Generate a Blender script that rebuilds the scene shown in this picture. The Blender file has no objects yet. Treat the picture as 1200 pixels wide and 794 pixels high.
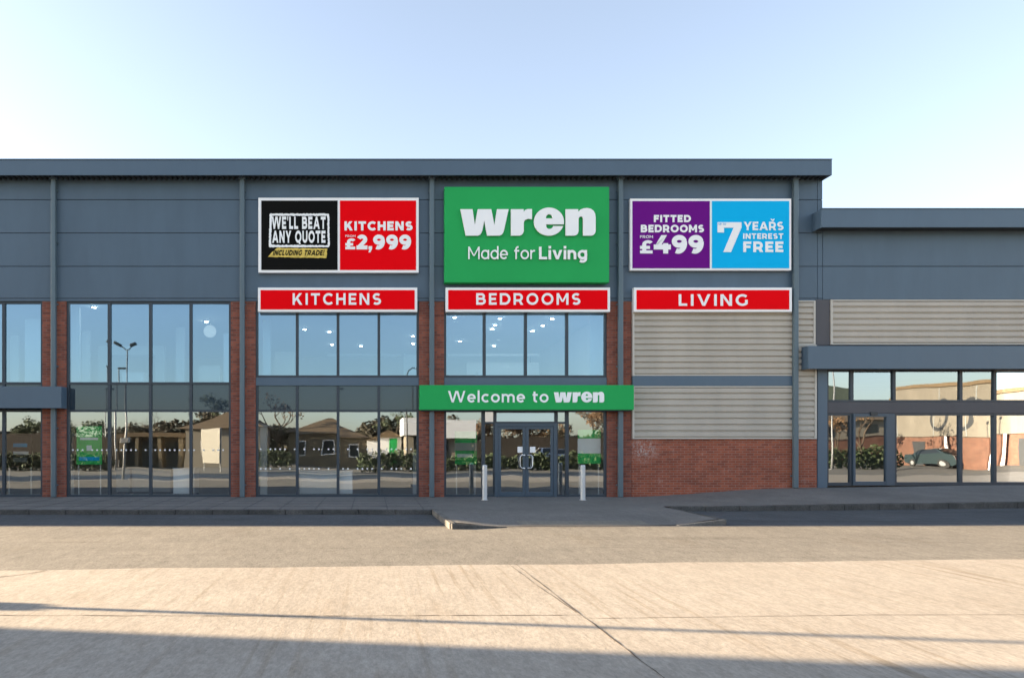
import bpy, bmesh, math, random
from mathutils import Vector, Matrix
R = math.radians
random.seed(7)
S = bpy.context.scene
COL = S.collection

# ------------------------------------------------------------------ camera, sky, sun, exposure
FPX, CX, CY, DIST, EYE = 836.0, 435.0, 522.0, 22.0, 1.579
cam = bpy.data.objects.new('camera', bpy.data.cameras.new('camera'))
COL.objects.link(cam)
cam.location = (0, -DIST, EYE)
cam.rotation_euler = (R(90), 0, 0)
cam.data.sensor_width = 36
cam.data.lens = FPX / 1200 * 36
cam.data.shift_x = (600 - CX) / 1200
cam.data.shift_y = (CY - 397) / 1200
cam.data.clip_start = 0.1
cam.data.clip_end = 4000
S.camera = cam

SUN_EL, SUN_AZ = 13.2, 8.4          # height above the horizon; angle behind the facade line, sun on the left
W = bpy.data.worlds.new('World'); S.world = W; W.use_nodes = True
nt = W.node_tree
bg = nt.nodes['Background']
sky = nt.nodes.new('ShaderNodeTexSky')
sky.sky_type = 'NISHITA'; sky.sun_disc = False
sky.sun_elevation = R(SUN_EL); sky.sun_rotation = R(-(90 - SUN_AZ))
sky.altitude = 0; sky.air_density = 1.0; sky.dust_density = 1.0; sky.ozone_density = 1.6
hsv = nt.nodes.new('ShaderNodeHueSaturation'); hsv.inputs['Saturation'].default_value = 0.68; hsv.inputs['Hue'].default_value = 0.503
nt.links.new(sky.outputs[0], hsv.inputs['Color']); nt.links.new(hsv.outputs[0], bg.inputs[0]); bg.inputs[1].default_value = 0.067

sl = bpy.data.lights.new('sun', 'SUN'); sl.energy = 5.0; sl.angle = R(0.5); sl.color = (1.0, 0.77, 0.51)
sun = bpy.data.objects.new('sun', sl); COL.objects.link(sun)
sd = Vector((-math.cos(R(SUN_AZ)) * math.cos(R(SUN_EL)), math.sin(R(SUN_AZ)) * math.cos(R(SUN_EL)), math.sin(R(SUN_EL))))
sun.rotation_euler = sd.to_track_quat('Z', 'Y').to_euler()
sun.location = (-40, 10, 30)

S.view_settings.view_transform = 'Standard'; S.view_settings.look = 'None'
S.view_settings.exposure = 2.7; S.view_settings.gamma = 1
S.view_settings.use_curve_mapping = False
S.render.engine = 'CYCLES'
S.cycles.max_bounces = 8; S.cycles.transparent_max_bounces = 12
S.cycles.sample_clamp_indirect = 6

# ------------------------------------------------------------------ helpers
def PX(px, Y=0.0): return (px - CX) / FPX * (DIST + Y)
def PZ(py, Y=0.0): return EYE + (CY - py) / FPX * (DIST + Y)
def gnd(px, py, h):                 # ground point of height h seen at a pixel
    d = FPX * (EYE - h) / (py - CY)
    return (px - CX) / FPX * d, d - DIST

def tag(o, label=None, cat=None, group=None, kind=None):
    if label: o['label'] = label
    if cat: o['category'] = cat
    if group: o['group'] = group
    if kind: o['kind'] = kind
    return o

BASE = {}
def empty(name, loc, label=None, cat=None, group=None):
    o = bpy.data.objects.new(name, None); COL.objects.link(o)
    o.location = loc; o.empty_display_size = 0.3
    BASE[o.name] = Vector(loc)
    return tag(o, label, cat, group)

class MB:
    def __init__(self): self.bm = bmesh.new()
    def box(self, x0, x1, y0, y1, z0, z1):
        if x0 > x1: x0, x1 = x1, x0
        if y0 > y1: y0, y1 = y1, y0
        if z0 > z1: z0, z1 = z1, z0
        v = [self.bm.verts.new(p) for p in ((x0,y0,z0),(x1,y0,z0),(x1,y1,z0),(x0,y1,z0),(x0,y0,z1),(x1,y0,z1),(x1,y1,z1),(x0,y1,z1))]
        for f in ((0,3,2,1),(4,5,6,7),(0,1,5,4),(1,2,6,5),(2,3,7,6),(3,0,4,7)):
            self.bm.faces.new([v[i] for i in f])
        return self
    def quad(self, *pts):
        self.bm.faces.new([self.bm.verts.new(p) for p in pts]); return self
    def prism_y(self, pts, y0, y1):     # outline in x,z
        a = [self.bm.verts.new((x, y0, z)) for x, z in pts]; b = [self.bm.verts.new((x, y1, z)) for x, z in pts]
        n = len(pts)
        self.bm.faces.new(a); self.bm.faces.new(b[::-1])
        for i in range(n): self.bm.faces.new((a[i], b[i], b[(i+1) % n], a[(i+1) % n]))
        return self
    def prism_x(self, pts, x0, x1):     # outline in y,z
        a = [self.bm.verts.new((x0, y, z)) for y, z in pts]; b = [self.bm.verts.new((x1, y, z)) for y, z in pts]
        n = len(pts)
        self.bm.faces.new(a); self.bm.faces.new(b[::-1])
        for i in range(n): self.bm.faces.new((a[i], b[i], b[(i+1) % n], a[(i+1) % n]))
        return self
    def tube(self, pts, rad, n=10):
        pts = [Vector(p) for p in pts]
        if not hasattr(rad, '__len__'): rad = [rad] * len(pts)
        rings = []
        for i, p in enumerate(pts):
            d = (pts[min(i+1, len(pts)-1)] - pts[max(i-1, 0)]).normalized()
            u = d.cross(Vector((0, 1, 0)) if abs(d.y) < 0.9 else Vector((1, 0, 0))).normalized(); w = d.cross(u)
            rings.append([self.bm.verts.new(p + (u * math.cos(2*math.pi*k/n) + w * math.sin(2*math.pi*k/n)) * rad[i]) for k in range(n)])
        for a, b in zip(rings, rings[1:]):
            for k in range(n): self.bm.faces.new((a[k], a[(k+1) % n], b[(k+1) % n], b[k]))
        self.bm.faces.new(rings[0][::-1]); self.bm.faces.new(rings[-1])
        return self
    def build(self, name, mat, parent=None, bevel=0, smooth=False, at=None):
        bm = self.bm
        bmesh.ops.recalc_face_normals(bm, faces=bm.faces)
        base = Vector((0, 0, 0))
        if parent is not None: base = BASE[parent.name]
        elif at is not None: base = Vector(at)
        else:
            lo = [min(v.co[i] for v in bm.verts) for i in range(3)]; hi = [max(v.co[i] for v in bm.verts) for i in range(3)]
            base = Vector(((lo[0]+hi[0])/2, (lo[1]+hi[1])/2, lo[2]))
        bmesh.ops.translate(bm, verts=bm.verts, vec=-base)
        me = bpy.data.meshes.new(name); bm.to_mesh(me); bm.free()
        me.polygons.foreach_set('use_smooth', [smooth] * len(me.polygons))
        o = bpy.data.objects.new(name, me); COL.objects.link(o)
        me.materials.append(mat)
        if parent is not None: o.parent = parent
        else: o.location = base
        BASE[o.name] = base
        if bevel:
            b = o.modifiers.new('bevel', 'BEVEL'); b.width = bevel; b.segments = 2; b.limit_method = 'ANGLE'; b.angle_limit = R(40)
        return o

def copy_tree(o, parent=None):
    c = o.copy(); COL.objects.link(c); c.parent = parent
    for ch in list(o.children): copy_tree(ch, c)
    return c

# ------------------------------------------------------------------ materials
def srgb(r, g, b):
    f = lambda c: c/12.92 if c <= 0.04045 else ((c+0.055)/1.055)**2.4
    return (f(r/255), f(g/255), f(b/255))

def nodes(name):
    m = bpy.data.materials.new(name); m.use_nodes = True
    n = m.node_tree; p = n.nodes['Principled BSDF']
    return m, n, p

def mapping(n, scale=(1, 1, 1), coord='Object'):
    t = n.nodes.new('ShaderNodeTexCoord'); mp = n.nodes.new('ShaderNodeMapping')
    mp.inputs['Scale'].default_value = scale
    n.links.new(t.outputs[coord], mp.inputs[0]); return mp.outputs[0]

def noise(n, vec, scale, detail=6, rough=0.6):
    t = n.nodes.new('ShaderNodeTexNoise'); t.inputs['Scale'].default_value = scale
    t.inputs['Detail'].default_value = detail; t.inputs['Roughness'].default_value = rough
    n.links.new(vec, t.inputs['Vector']); return t.outputs['Fac']

def ramp(n, fac, stops):
    r = n.nodes.new('ShaderNodeValToRGB'); e = r.color_ramp.elements
    while len(e) < len(stops): e.new(0.5)
    for el, (p, c) in zip(e, stops):
        el.position = p; el.color = (c[0], c[1], c[2], 1) if hasattr(c, '__len__') else (c, c, c, 1)
    n.links.new(fac, r.inputs[0]); return r.outputs[0]

def mixc(n, mode, fac, a, b):
    m = n.nodes.new('ShaderNodeMix'); m.data_type = 'RGBA'; m.blend_type = mode
    for s, v in ((m.inputs[0], fac), (m.inputs[6], a), (m.inputs[7], b)):
        if hasattr(v, 'is_linked'): n.links.new(v, s)
        elif hasattr(v, '__len__'): s.default_value = (v[0], v[1], v[2], 1)
        else: s.default_value = v
    return m.outputs[2]

def bump(n, p, h, strength, dist=0.01):
    b = n.nodes.new('ShaderNodeBump'); b.inputs['Strength'].default_value = strength; b.inputs['Distance'].default_value = dist
    n.links.new(h, b.inputs['Height']); n.links.new(b.outputs[0], p.inputs['Normal'])

def paint(name, col, rough=0.5, metal=0.0, var=0.12, scale=1.3, streak=True, spec=0.5):
    m, n, p = nodes(name)
    v = mapping(n, (1, 1, 0.25) if streak else (1, 1, 1))
    f = noise(n, v, scale, 8, 0.65)
    k = ramp(n, f, ((0.3, 1 - var), (0.7, 1 + var * 0.4)))
    c = mixc(n, 'MULTIPLY', 1.0, col, k)
    n.links.new(c, p.inputs['Base Color'])
    p.inputs['Roughness'].default_value = rough; p.inputs['Metallic'].default_value = metal
    p.inputs['Specular IOR Level'].default_value = spec
    return m

def brick_mat(name, c1, c2, mortar, eff=None):
    m, n, p = nodes(name)
    t = n.nodes.new('ShaderNodeTexCoord'); sp = n.nodes.new('ShaderNodeSeparateXYZ'); n.links.new(t.outputs['Object'], sp.inputs[0])
    ad = n.nodes.new('ShaderNodeMath'); ad.operation = 'ADD'; n.links.new(sp.outputs[0], ad.inputs[0]); n.links.new(sp.outputs[1], ad.inputs[1])
    cb = n.nodes.new('ShaderNodeCombineXYZ'); n.links.new(ad.outputs[0], cb.inputs[0]); n.links.new(sp.outputs[2], cb.inputs[1])
    b = n.nodes.new('ShaderNodeTexBrick'); n.links.new(cb.outputs[0], b.inputs[0])
    b.inputs['Scale'].default_value = 1.0; b.inputs['Brick Width'].default_value = 0.225; b.inputs['Row Height'].default_value = 0.075
    b.inputs['Mortar Size'].default_value = 0.008; b.inputs['Mortar Smooth'].default_value = 0.2; b.inputs['Bias'].default_value = -0.1
    b.inputs['Color1'].default_value = (*c1, 1); b.inputs['Color2'].default_value = (*c2, 1); b.inputs['Mortar'].default_value = (*mortar, 1)
    f = noise(n, t.outputs['Object'], 1.6, 8, 0.7)
    k = ramp(n, f, ((0.3, 0.72), (0.7, 1.2)))
    c = mixc(n, 'MULTIPLY', 1.0, b.outputs[0], k)
    f2 = noise(n, t.outputs['Object'], 11, 5, 0.7)
    if eff:                              # pale lime bloom, a patch with a shape of its own
        (x, z, rx, rz) = eff
        d = n.nodes.new('ShaderNodeMapping'); d.vector_type = 'TEXTURE'
        d.inputs['Location'].default_value = (x, 0, z); d.inputs['Scale'].default_value = (rx, 50, rz)
        n.links.new(t.outputs['Object'], d.inputs[0])
        g = n.nodes.new('ShaderNodeTexGradient'); g.gradient_type = 'SPHERICAL'; n.links.new(d.outputs[0], g.inputs[0])
        mm = n.nodes.new('ShaderNodeMath'); mm.operation = 'MULTIPLY'
        n.links.new(g.outputs[1], mm.inputs[0]); n.links.new(ramp(n, f2, ((0.46, 0.0), (0.66, 1.2))), mm.inputs[1])
        mx = n.nodes.new('ShaderNodeMath'); mx.operation = 'MAXIMUM'
        f3 = noise(n, t.outputs['Object'], 3.1, 4, 0.5)
        r3 = ramp(n, f3, ((0.6, 0.0), (0.75, 0.3)))
        m4 = n.nodes.new('ShaderNodeMath'); m4.operation = 'MULTIPLY'; n.links.new(r3, m4.inputs[0]); n.links.new(ramp(n, f2, ((0.45, 0.0), (0.6, 1.0))), m4.inputs[1])
        n.links.new(mm.outputs[0], mx.inputs[0]); n.links.new(m4.outputs[0], mx.inputs[1]); mx.use_clamp = True
        c = mixc(n, 'MIX', mx.outputs[0], c, (0.5, 0.45, 0.42))
    n.links.new(c, p.inputs['Base Color']); p.inputs['Roughness'].default_value = 0.9
    bump(n, p, b.outputs['Fac'], -0.5, 0.006)
    return m

def glass_mat(name, tint, base, refl=(0.92, 0.95, 1.0), wob=0.0012):
    m = bpy.data.materials.new(name); m.use_nodes = True; n = m.node_tree
    n.nodes.remove(n.nodes['Principled BSDF']); out = n.nodes['Material Output']
    tr = n.nodes.new('ShaderNodeBsdfTransparent'); tr.inputs[0].default_value = (*tint, 1)
    gl = n.nodes.new('ShaderNodeBsdfGlossy'); gl.inputs['Color'].default_value = (*refl, 1); gl.inputs['Roughness'].default_value = 0.0
    fr = n.nodes.new('ShaderNodeFresnel'); fr.inputs[0].default_value = 1.5
    mr = n.nodes.new('ShaderNodeMapRange'); mr.inputs['From Min'].default_value = 0.04; mr.inputs['To Min'].default_value = base; mr.inputs['To Max'].default_value = 1.0
    n.links.new(fr.outputs[0], mr.inputs[0])
    v = mapping(n, (1, 1, 0.7))
    h = noise(n, v, 0.75, 1, 0.4)
    b = n.nodes.new('ShaderNodeBump'); b.inputs['Strength'].default_value = 1.0; b.inputs['Distance'].default_value = wob * 10
    n.links.new(h, b.inputs['Height']); n.links.new(b.outputs[0], gl.inputs['Normal'])
    mx = n.nodes.new('ShaderNodeMixShader')
    n.links.new(mr.outputs[0], mx.inputs[0]); n.links.new(tr.outputs[0], mx.inputs[1]); n.links.new(gl.outputs[0], mx.inputs[2])
    n.links.new(mx.outputs[0], out.inputs[0])
    return m

def emit(name, col, strength):
    m, n, p = nodes(name)
    p.inputs['Base Color'].default_value = (*col, 1); p.inputs['Emission Color'].default_value = (*col, 1); p.inputs['Emission Strength'].default_value = strength
    return m

def ground_mat(name, base, dark, speck=60, patch=0.35, streaks=None, rough=0.9, contrast=0.25, bs=0.5):
    m, n, p = nodes(name)
    t = n.nodes.new('ShaderNodeTexCoord'); o = t.outputs['Object']
    big = noise(n, o, patch, 7, 0.65); fine = noise(n, mapping(n, (1.0, 0.38, 1.0)), speck, 3, 0.75); mid = noise(n, mapping(n, (1.0, 0.3, 1.0)), 7, 6, 0.72)
    c = mixc(n, 'MIX', ramp(n, big, ((0.35, 0.0), (0.68, 1.0))), base, dark)
    c = mixc(n, 'MULTIPLY', 1.0, c, ramp(n, mid, ((0.3, 1 - contrast * 0.7), (0.7, 1.0 + contrast * 0.3))))
    c = mixc(n, 'MULTIPLY', 1.0, c, ramp(n, fine, ((0.32, 1 - contrast), (0.68, 1 + contrast * 0.6))))
    vo = n.nodes.new('ShaderNodeTexVoronoi'); vo.inputs['Scale'].default_value = 7.0; n.links.new(mapping(n, (1.0, 0.4, 1.0)), vo.inputs['Vector'])
    c = mixc(n, 'MULTIPLY', 1.0, c, ramp(n, vo.outputs['Distance'], ((0.03, 0.70), (0.07, 1.0))))
    st = noise(n, mapping(n, (1.0, 0.4, 1.0)), 1.0, 9, 0.75)
    c = mixc(n, 'MULTIPLY', 1.0, c, ramp(n, st, ((0.56, (1, 1, 1)), (0.72, (0.90, 0.86, 0.81)))))
    h = fine
    if streaks:
        v2 = mapping(n, streaks[0]); s = noise(n, v2, 1.0, 5, 0.75)
        mk = noise(n, o, 0.3, 2, 0.5)
        k = n.nodes.new('ShaderNodeMath'); k.operation = 'MULTIPLY'
        n.links.new(ramp(n, s, ((0.52, 0.0), (0.66, 1.0))), k.inputs[0]); n.links.new(ramp(n, mk, ((0.4, 0.1), (0.62, 1.0))), k.inputs[1])
        c = mixc(n, 'MULTIPLY', k.outputs[0], c, streaks[1])
    n.links.new(c, p.inputs['Base Color']); p.inputs['Roughness'].default_value = rough; p.inputs['Specular IOR Level'].default_value = 0.25
    bump(n, p, h, bs, 0.006)
    return m

M = {}
M['clad'] = paint('slate_blue_cladding', (0.079, 0.125, 0.176), 0.45, var=0.12)
M['trim'] = paint('slate_blue_trim', (0.079, 0.125, 0.178), 0.38, var=0.06)
M['pipe'] = paint('slate_blue_pipe', (0.10, 0.145, 0.175), 0.4, var=0.12)
M['frame'] = paint('dark_window_frame', (0.032, 0.046, 0.064), 0.4, var=0.1)
M['door'] = paint('door_frame_paint', (0.055, 0.085, 0.120), 0.35, var=0.06)
M['gap'] = paint('dark_joint', (0.02, 0.026, 0.032), 0.7)
M['soffit'] = paint('soffit_sheet', (0.035, 0.042, 0.05), 0.6)
M['brown_panel'] = paint('brown_grey_panel', (0.085, 0.082, 0.092), 0.6)
M['beige'] = paint('beige_profiled_sheet', (0.50, 0.45, 0.385), 0.55, var=0.14, scale=0.9)
M['beige_trim'] = paint('beige_trim', (0.56, 0.52, 0.46), 0.55, var=0.1)
M['brick'] = brick_mat('red_brick', (0.36, 0.095, 0.047), (0.22, 0.058, 0.034), (0.30, 0.18, 0.14), eff=(PX(754) - PX(840), PZ(526), 0.62, 0.5))
M['brick_pier'] = brick_mat('pier_brick', (0.31, 0.092, 0.055), (0.16, 0.049, 0.036), (0.19, 0.125, 0.105))
M['brick_far'] = brick_mat('orange_brick', (0.22, 0.085, 0.05), (0.165, 0.06, 0.038), (0.22, 0.17, 0.13))
M['glass_up'] = glass_mat('upper_glass', (0.60, 0.82, 0.95), 0.34, (0.53, 0.77, 1.0), 0.0003)
M['glass_low'] = glass_mat('lower_glass', (0.93, 0.96, 0.95), 0.36, (0.82, 0.91, 1.0), 0.0005)
M['glass_spandrel'] = None
m, n, p = nodes('spandrel_glass'); p.inputs['Base Color'].default_value = (0.026, 0.040, 0.056, 1); p.inputs['Roughness'].default_value = 0.02; p.inputs['Specular Tint'].default_value = (0.72, 0.86, 1.0, 1)
p.inputs['IOR'].default_value = 1.7
M['spandrel'] = m
M['white'] = paint('white_board', (0.95, 0.95, 0.95), 0.45, var=0.03, streak=False)
M['white_letter'] = paint('white_letter', (0.96, 0.96, 0.96), 0.4, var=0.01, streak=False)
M['red'] = paint('red_board', (0.93, 0.001, 0.006), 0.6, var=0.02, streak=False, spec=0.05)
M['black'] = paint('black_board', (0.008, 0.008, 0.0075), 0.6, var=0.05, streak=False, spec=0.05)
M['green'] = paint('green_board', (0.024, 0.40, 0.105), 0.5, var=0.05, streak=False, spec=0.12)
M['purple'] = paint('purple_board', srgb(112, 24, 136), 0.6, var=0.03, streak=False, spec=0.05)
M['cyan'] = paint('cyan_board', srgb(18, 186, 245), 0.6, var=0.03, streak=False, spec=0.05)
M['yellow'] = paint('yellow_brush', (0.80, 0.58, 0.10), 0.5, var=0.35, scale=9, streak=False)
M['bollard'] = paint('pale_steel', (0.60, 0.62, 0.64), 0.35, metal=0.2, var=0.12, scale=3)
M['poster_green'] = paint('poster_green', (0.04, 0.62, 0.14), 0.6, var=0.15, scale=5, streak=False)
M['steel'] = paint('brushed_steel', (0.62, 0.63, 0.65), 0.3, metal=0.7, var=0.1)
M['galv'] = paint('galvanised_steel', (0.30, 0.31, 0.32), 0.5, metal=0.3)
M['dark'] = paint('dark_lamp_metal', (0.04, 0.042, 0.045), 0.5)
M['plaster'] = paint('showroom_wall', (0.72, 0.72, 0.70), 0.7, var=0.03)
M['floor'] = paint('showroom_floor', (0.22, 0.17, 0.12), 0.4, var=0.2, streak=False)
M['ceil'] = paint('showroom_ceiling', (0.70, 0.70, 0.70), 0.8, var=0.02)
M['grey_unit'] = paint('grey_unit', (0.26, 0.27, 0.27), 0.5)
M['white_unit'] = paint('white_unit', (0.78, 0.80, 0.82), 0.4)
M['roofing'] = paint('roof_membrane', (0.14, 0.15, 0.16), 0.8)
M['lamp'] = emit('lamp_glow', (1.0, 0.95, 0.86), 9.0)
M['globe'] = emit('globe_glow', (0.6, 0.54, 0.46), 0.10)
M['asphalt'] = ground_mat('road_asphalt', (0.212, 0.198, 0.172), (0.178, 0.167, 0.147), 45, 0.4, ((0.10, 3.0, 1), (0.75, 0.74, 0.74)), 0.92, 0.35)
M['bay'] = ground_mat('parking_bay_asphalt', (0.105, 0.112, 0.12), (0.075, 0.082, 0.09), 55, 0.5, ((0.15, 2.0, 1), (0.7, 0.7, 0.7)), 0.9, 0.3)
M['concrete'] = ground_mat('worn_concrete', (0.345, 0.314, 0.272), (0.312, 0.280, 0.238), 30, 0.45, ((9.0, 0.22, 1), (0.74, 0.69, 0.62)), 0.92, 0.21)
M['paving'] = ground_mat('paving', (0.205, 0.197, 0.187), (0.158, 0.152, 0.145), 40, 0.6, None, 0.9, 0.22)
M['kerb'] = ground_mat('kerb_stone', (0.12, 0.115, 0.11), (0.07, 0.07, 0.068), 30, 1.5, None, 0.9, 0.35)
M['kerb_pale'] = ground_mat('pale_kerb_stone', (0.20, 0.19, 0.175), (0.13, 0.125, 0.115), 30, 1.5, None, 0.9, 0.3)
M['tactile'] = ground_mat('tactile_paving', (0.23, 0.215, 0.185), (0.18, 0.17, 0.15), 30, 1.5, None, 0.9, 0.2)
M['crack'] = paint('tar_joint', (0.09, 0.065, 0.045), 0.9, var=0.4, scale=3, streak=False)
M['earth'] = ground_mat('far_ground', (0.11, 0.10, 0.07), (0.07, 0.07, 0.045), 3, 0.05, None, 1.0, 0.3)
M['hill'] = ground_mat('hill_grass', (0.075, 0.095, 0.07), (0.045, 0.062, 0.045), 0.5, 0.02, None, 1.0, 0.3)
M['bark'] = paint('bark', (0.09, 0.065, 0.045), 0.9, var=0.4, scale=4)
M['leaf'] = paint('hedge_leaf', (0.045, 0.07, 0.022), 0.7, var=0.5, scale=3, streak=False)
M['autumn'] = paint('autumn_leaf', (0.14, 0.075, 0.03), 0.7, var=0.5, scale=3, streak=False)
M['wood'] = paint('wood_foliage', (0.05, 0.042, 0.025), 0.8, var=0.5, scale=0.5, streak=False)
M['cream'] = paint('cream_render', (0.29, 0.255, 0.20), 0.8, var=0.08)
M['store_cream'] = paint('store_cream_sheet', (0.185, 0.165, 0.135), 0.8, var=0.25, scale=0.8)
M['store_brick'] = brick_mat('store_brick', (0.15, 0.06, 0.036), (0.11, 0.043, 0.028), (0.16, 0.12, 0.09))
M['notice'] = paint('pale_notice_board', (0.26, 0.245, 0.21), 0.7, var=0.08, streak=False)
M['ochre'] = paint('ochre_render', (0.17, 0.135, 0.085), 0.85, var=0.15)
M['tile'] = paint('brown_roof_tile', (0.15, 0.105, 0.06), 0.85, var=0.3, scale=5, streak=False)
M['timber'] = paint('timber_boards', (0.06, 0.045, 0.032), 0.85, var=0.35, scale=4)
M['tyre'] = paint('tyre_rubber', (0.02, 0.02, 0.02), 0.8)
M['car_white'] = paint('white_car_paint', (0.75, 0.76, 0.78), 0.25, var=0.02)
M['car_dark'] = paint('dark_car_paint', (0.025, 0.04, 0.045), 0.2, var=0.02)
m, n, p = nodes('car_glass'); p.inputs['Base Color'].default_value = (0.02, 0.025, 0.03, 1); p.inputs['Roughness'].default_value = 0.05
M['car_glass'] = m

# ------------------------------------------------------------------ ground
def smooth(a, b, x):
    t = max(0, min(1, (x - a) / (b - a))); return t * t * (3 - 2 * t)
def h_front(X): return 0.29 * smooth(7.6, 13.2, X) + 0.08 * smooth(13.0, 20, X)   # ground at the foot of the facade
def h_kerb(X): return 0.10 * smooth(8.0, 20, X)
def pave_h(X, Y): 
    t = max(0, min(1, -Y / 4.0)); return h_front(X) * (1 - t) + h_kerb(X) * t
ROAD = -0.12
def road_h(X, Y): return ROAD + h_kerb(X) * max(0, min(1, 1 + (Y + 3.5) / 5.0))
def edge_y(X): return -12.27 + (X + 5.06) * 0.064            # where asphalt meets concrete

def sheet(name, xs, ylo, yhi, hf, mat, ny=10, dz=0.0):
    mb = MB(); rows = []
    for X in xs:
        a, b = ylo(X), yhi(X)
        rows.append([mb.bm.verts.new((X, a + (b - a) * k / ny, hf(X, a + (b - a) * k / ny) + dz)) for k in range(ny + 1)])
    for r0, r1 in zip(rows, rows[1:]):
        for k in range(ny): mb.bm.faces.new((r0[k], r1[k], r1[k+1], r0[k+1]))
    return tag(mb.build(name, mat, at=(0, 0, 0)), kind='structure')

XS = [-90 + i * 1.5 for i in range(121)]
g = MB().quad((-2500, -2500, -0.30), (2500, -2500, -0.30), (2500, 2500, -0.30), (-2500, 2500, -0.30)).build('ground', M['earth'], at=(0, 0, 0)); tag(g, kind='structure')
sheet('road', XS, lambda X: edge_y(X) - 0.3, lambda X: -6.9, road_h, M['asphalt'])
sheet('parking_bay', XS, lambda X: -6.9, lambda X: -3.2, road_h, M['bay'])
sheet('concrete_yard', XS, lambda X: -19.0, lambda X: edge_y(X) + 0.05 * math.sin(X * 1.7), lambda X, Y: ROAD, M['concrete'], 10, 0.005)
sheet('car_park', XS, lambda X: -75.0, lambda X: -19.0, lambda X, Y: ROAD, M['asphalt'], 4)

# joints and cracks in the concrete: thin raised lines of tar with an uneven edge
def crack(pts, w, step=0.12):
    mb = MB(); P = []
    for (a, b) in zip(pts, pts[1:]):
        a, b = Vector(a), Vector(b); k = max(1, int((b - a).length / step))
        P += [a.lerp(b, i / k) for i in range(k)]
    P.append(Vector(pts[-1])); vs = []
    for i, p in enumerate(P):
        d = (P[min(i+1, len(P)-1)] - P[max(i-1, 0)]).normalized(); nrm = Vector((-d.y, d.x))
        j = nrm * random.gauss(0, w * 0.25); ww = w * random.uniform(0.3, 1.15)
        vs.append([mb.bm.verts.new((p.x + j.x + nrm.x * s * ww, p.y + j.y + nrm.y * s * ww, ROAD + 0.009)) for s in (-0.5, 0.5)])
    for a, b in zip(vs, vs[1:]): mb.bm.faces.new((a[0], b[0], b[1], a[1]))
    return tag(mb.build('concrete_joint', M['crack'], at=(0, 0, 0)), kind='structure')
crack([(2.07, edge_y(2.06)), (2.09, -13.4), (2.10, -14.6), (2.13, -16.0), (2.15, -18.5)], 0.014)
crack([(-40, -14.85), (-8, -14.82), (-1, -14.9), (2.1, -14.86)], 0.016)
crack([(2.12, -15.0), (5.0, -14.85), (30, -14.7)], 0.012)
crack([(-5.2, -13.2), (-4.6, -12.6), (-4.4, -12.3)], 0.03)
crack([(1.97, edge_y(2)), (2.01, -13.3), (2.09, -14.75)], 0.010)

# pavement with kerbs, entrance build-out
KL, KR = -4.4, -3.5
pl, pr = 1.64, 7.62
sheet('pavement', [-90 + i * 2 for i in range(46)] + [pl], lambda X: KL + 0.13, lambda X: 0.3, pave_h, M['paving'], 6)
def front(X): return -7.35 + 0.35 * smooth(pl, 3.2, X) + 0.40 * smooth(4.6, pr, X)
def drop_h(X, Y):
    f = front(X); t = smooth(0.0, 2.2, Y - f)
    side = smooth(0.0, 1.2, X - pl) * smooth(0.0, 1.2, pr - X)
    return pave_h(X, Y) * t + (1 - t) * (-(0.112) * side)
sheet('pavement', [pl + (pr - pl) * i / 30 for i in range(31)], lambda X: front(X) + 0.02, lambda X: 0.3, drop_h, M['paving'], 30)
sheet('pavement', [pr + i * (0.7 if i < 20 else 1.2) for i in range(60)], lambda X: KR + 0.13, lambda X: 0.3, pave_h, M['paving'], 8)
# paving slab joints
def slab_lines():
    mb = MB()
    for x in [-14 + i * 0.9 for i in range(18)]:
        mb.box(x, x + 0.012, KL + 0.14, 0.0, 0.0, 0.004)
    for y in (-3.4, -2.5, -1.6, -0.7):
        mb.box(-15, pl, y, y + 0.012, 0.0, 0.004)
    return tag(mb.build('paving_joints', M['gap'], at=(0, 0, 0)), kind='structure')
slab_lines()
def kerb_run(pts, mat, hf, w=0.13, unit=0.9):
    mb = MB()
    for (a, b) in zip(pts, pts[1:]):
        a, b = Vector(a), Vector(b); L = (b - a).length; k = max(1, round(L / unit)); d = (b - a) / L; nr = Vector((-d.y, d.x))
        for i in range(k):
            s0, s1 = a + d * (L * i / k + 0.004), a + d * (L * (i + 1) / k - 0.004)
            jit = random.uniform(-0.008, 0.008); q = []
            for (pnt, off) in ((s0, 0), (s1, 0), (s1, w), (s0, w)):
                v = pnt + nr * (off + jit); q.append((v.x, v.y, hf(v.x, v.y)))
            lo = [mb.bm.verts.new((x, y, z - 0.26)) for x, y, z in q]; hi = [mb.bm.verts.new((x, y, z + 0.004 + jit * 0.5)) for x, y, z in q]
            for f in ((0, 1, 2, 3),): mb.bm.faces.new([hi[j] for j in f]); mb.bm.faces.new([lo[j] for j in f][::-1])
            for j in range(4): mb.bm.faces.new((lo[j], lo[(j+1) % 4], hi[(j+1) % 4], hi[j]))
    return tag(mb.build('kerb', mat, at=(0, 0, 0), bevel=0.018), kind='structure')
kerb_run([(-88, KL), (pl - 0.14, KL)], M['kerb'], pave_h)
kerb_run([(pl - 0.14, KL), (pl - 0.05, -7.42)], M['kerb_pale'], lambda X, Y: 0.0)
kerb_run([(pl, front(pl) - 0.13), (pl + 1.2, front(pl + 1.2) - 0.13)], M['kerb'], lambda X, Y: drop_h(X, front(X)) - 0.002)
kerb_run([(pr - 1.1, front(pr - 1.1) - 0.14), (pr, front(pr) - 0.13)], M['kerb_pale'], lambda X, Y: drop_h(min(X, pr), front(X)) - 0.002)
kerb_run([(pr + 0.01, front(pr)), (pr + 0.01, KR)], M['kerb'], lambda X, Y: 0.0)
kerb_run([(pr + 0.15, KR), (60, KR)], M['kerb'], pave_h)
sheet('tactile_strip', [3.2 + 0.2 * i for i in range(15)], lambda X: front(X) + 0.12, lambda X: front(X) + 0.75, drop_h, M['tactile'], 4, 0.005)

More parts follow.
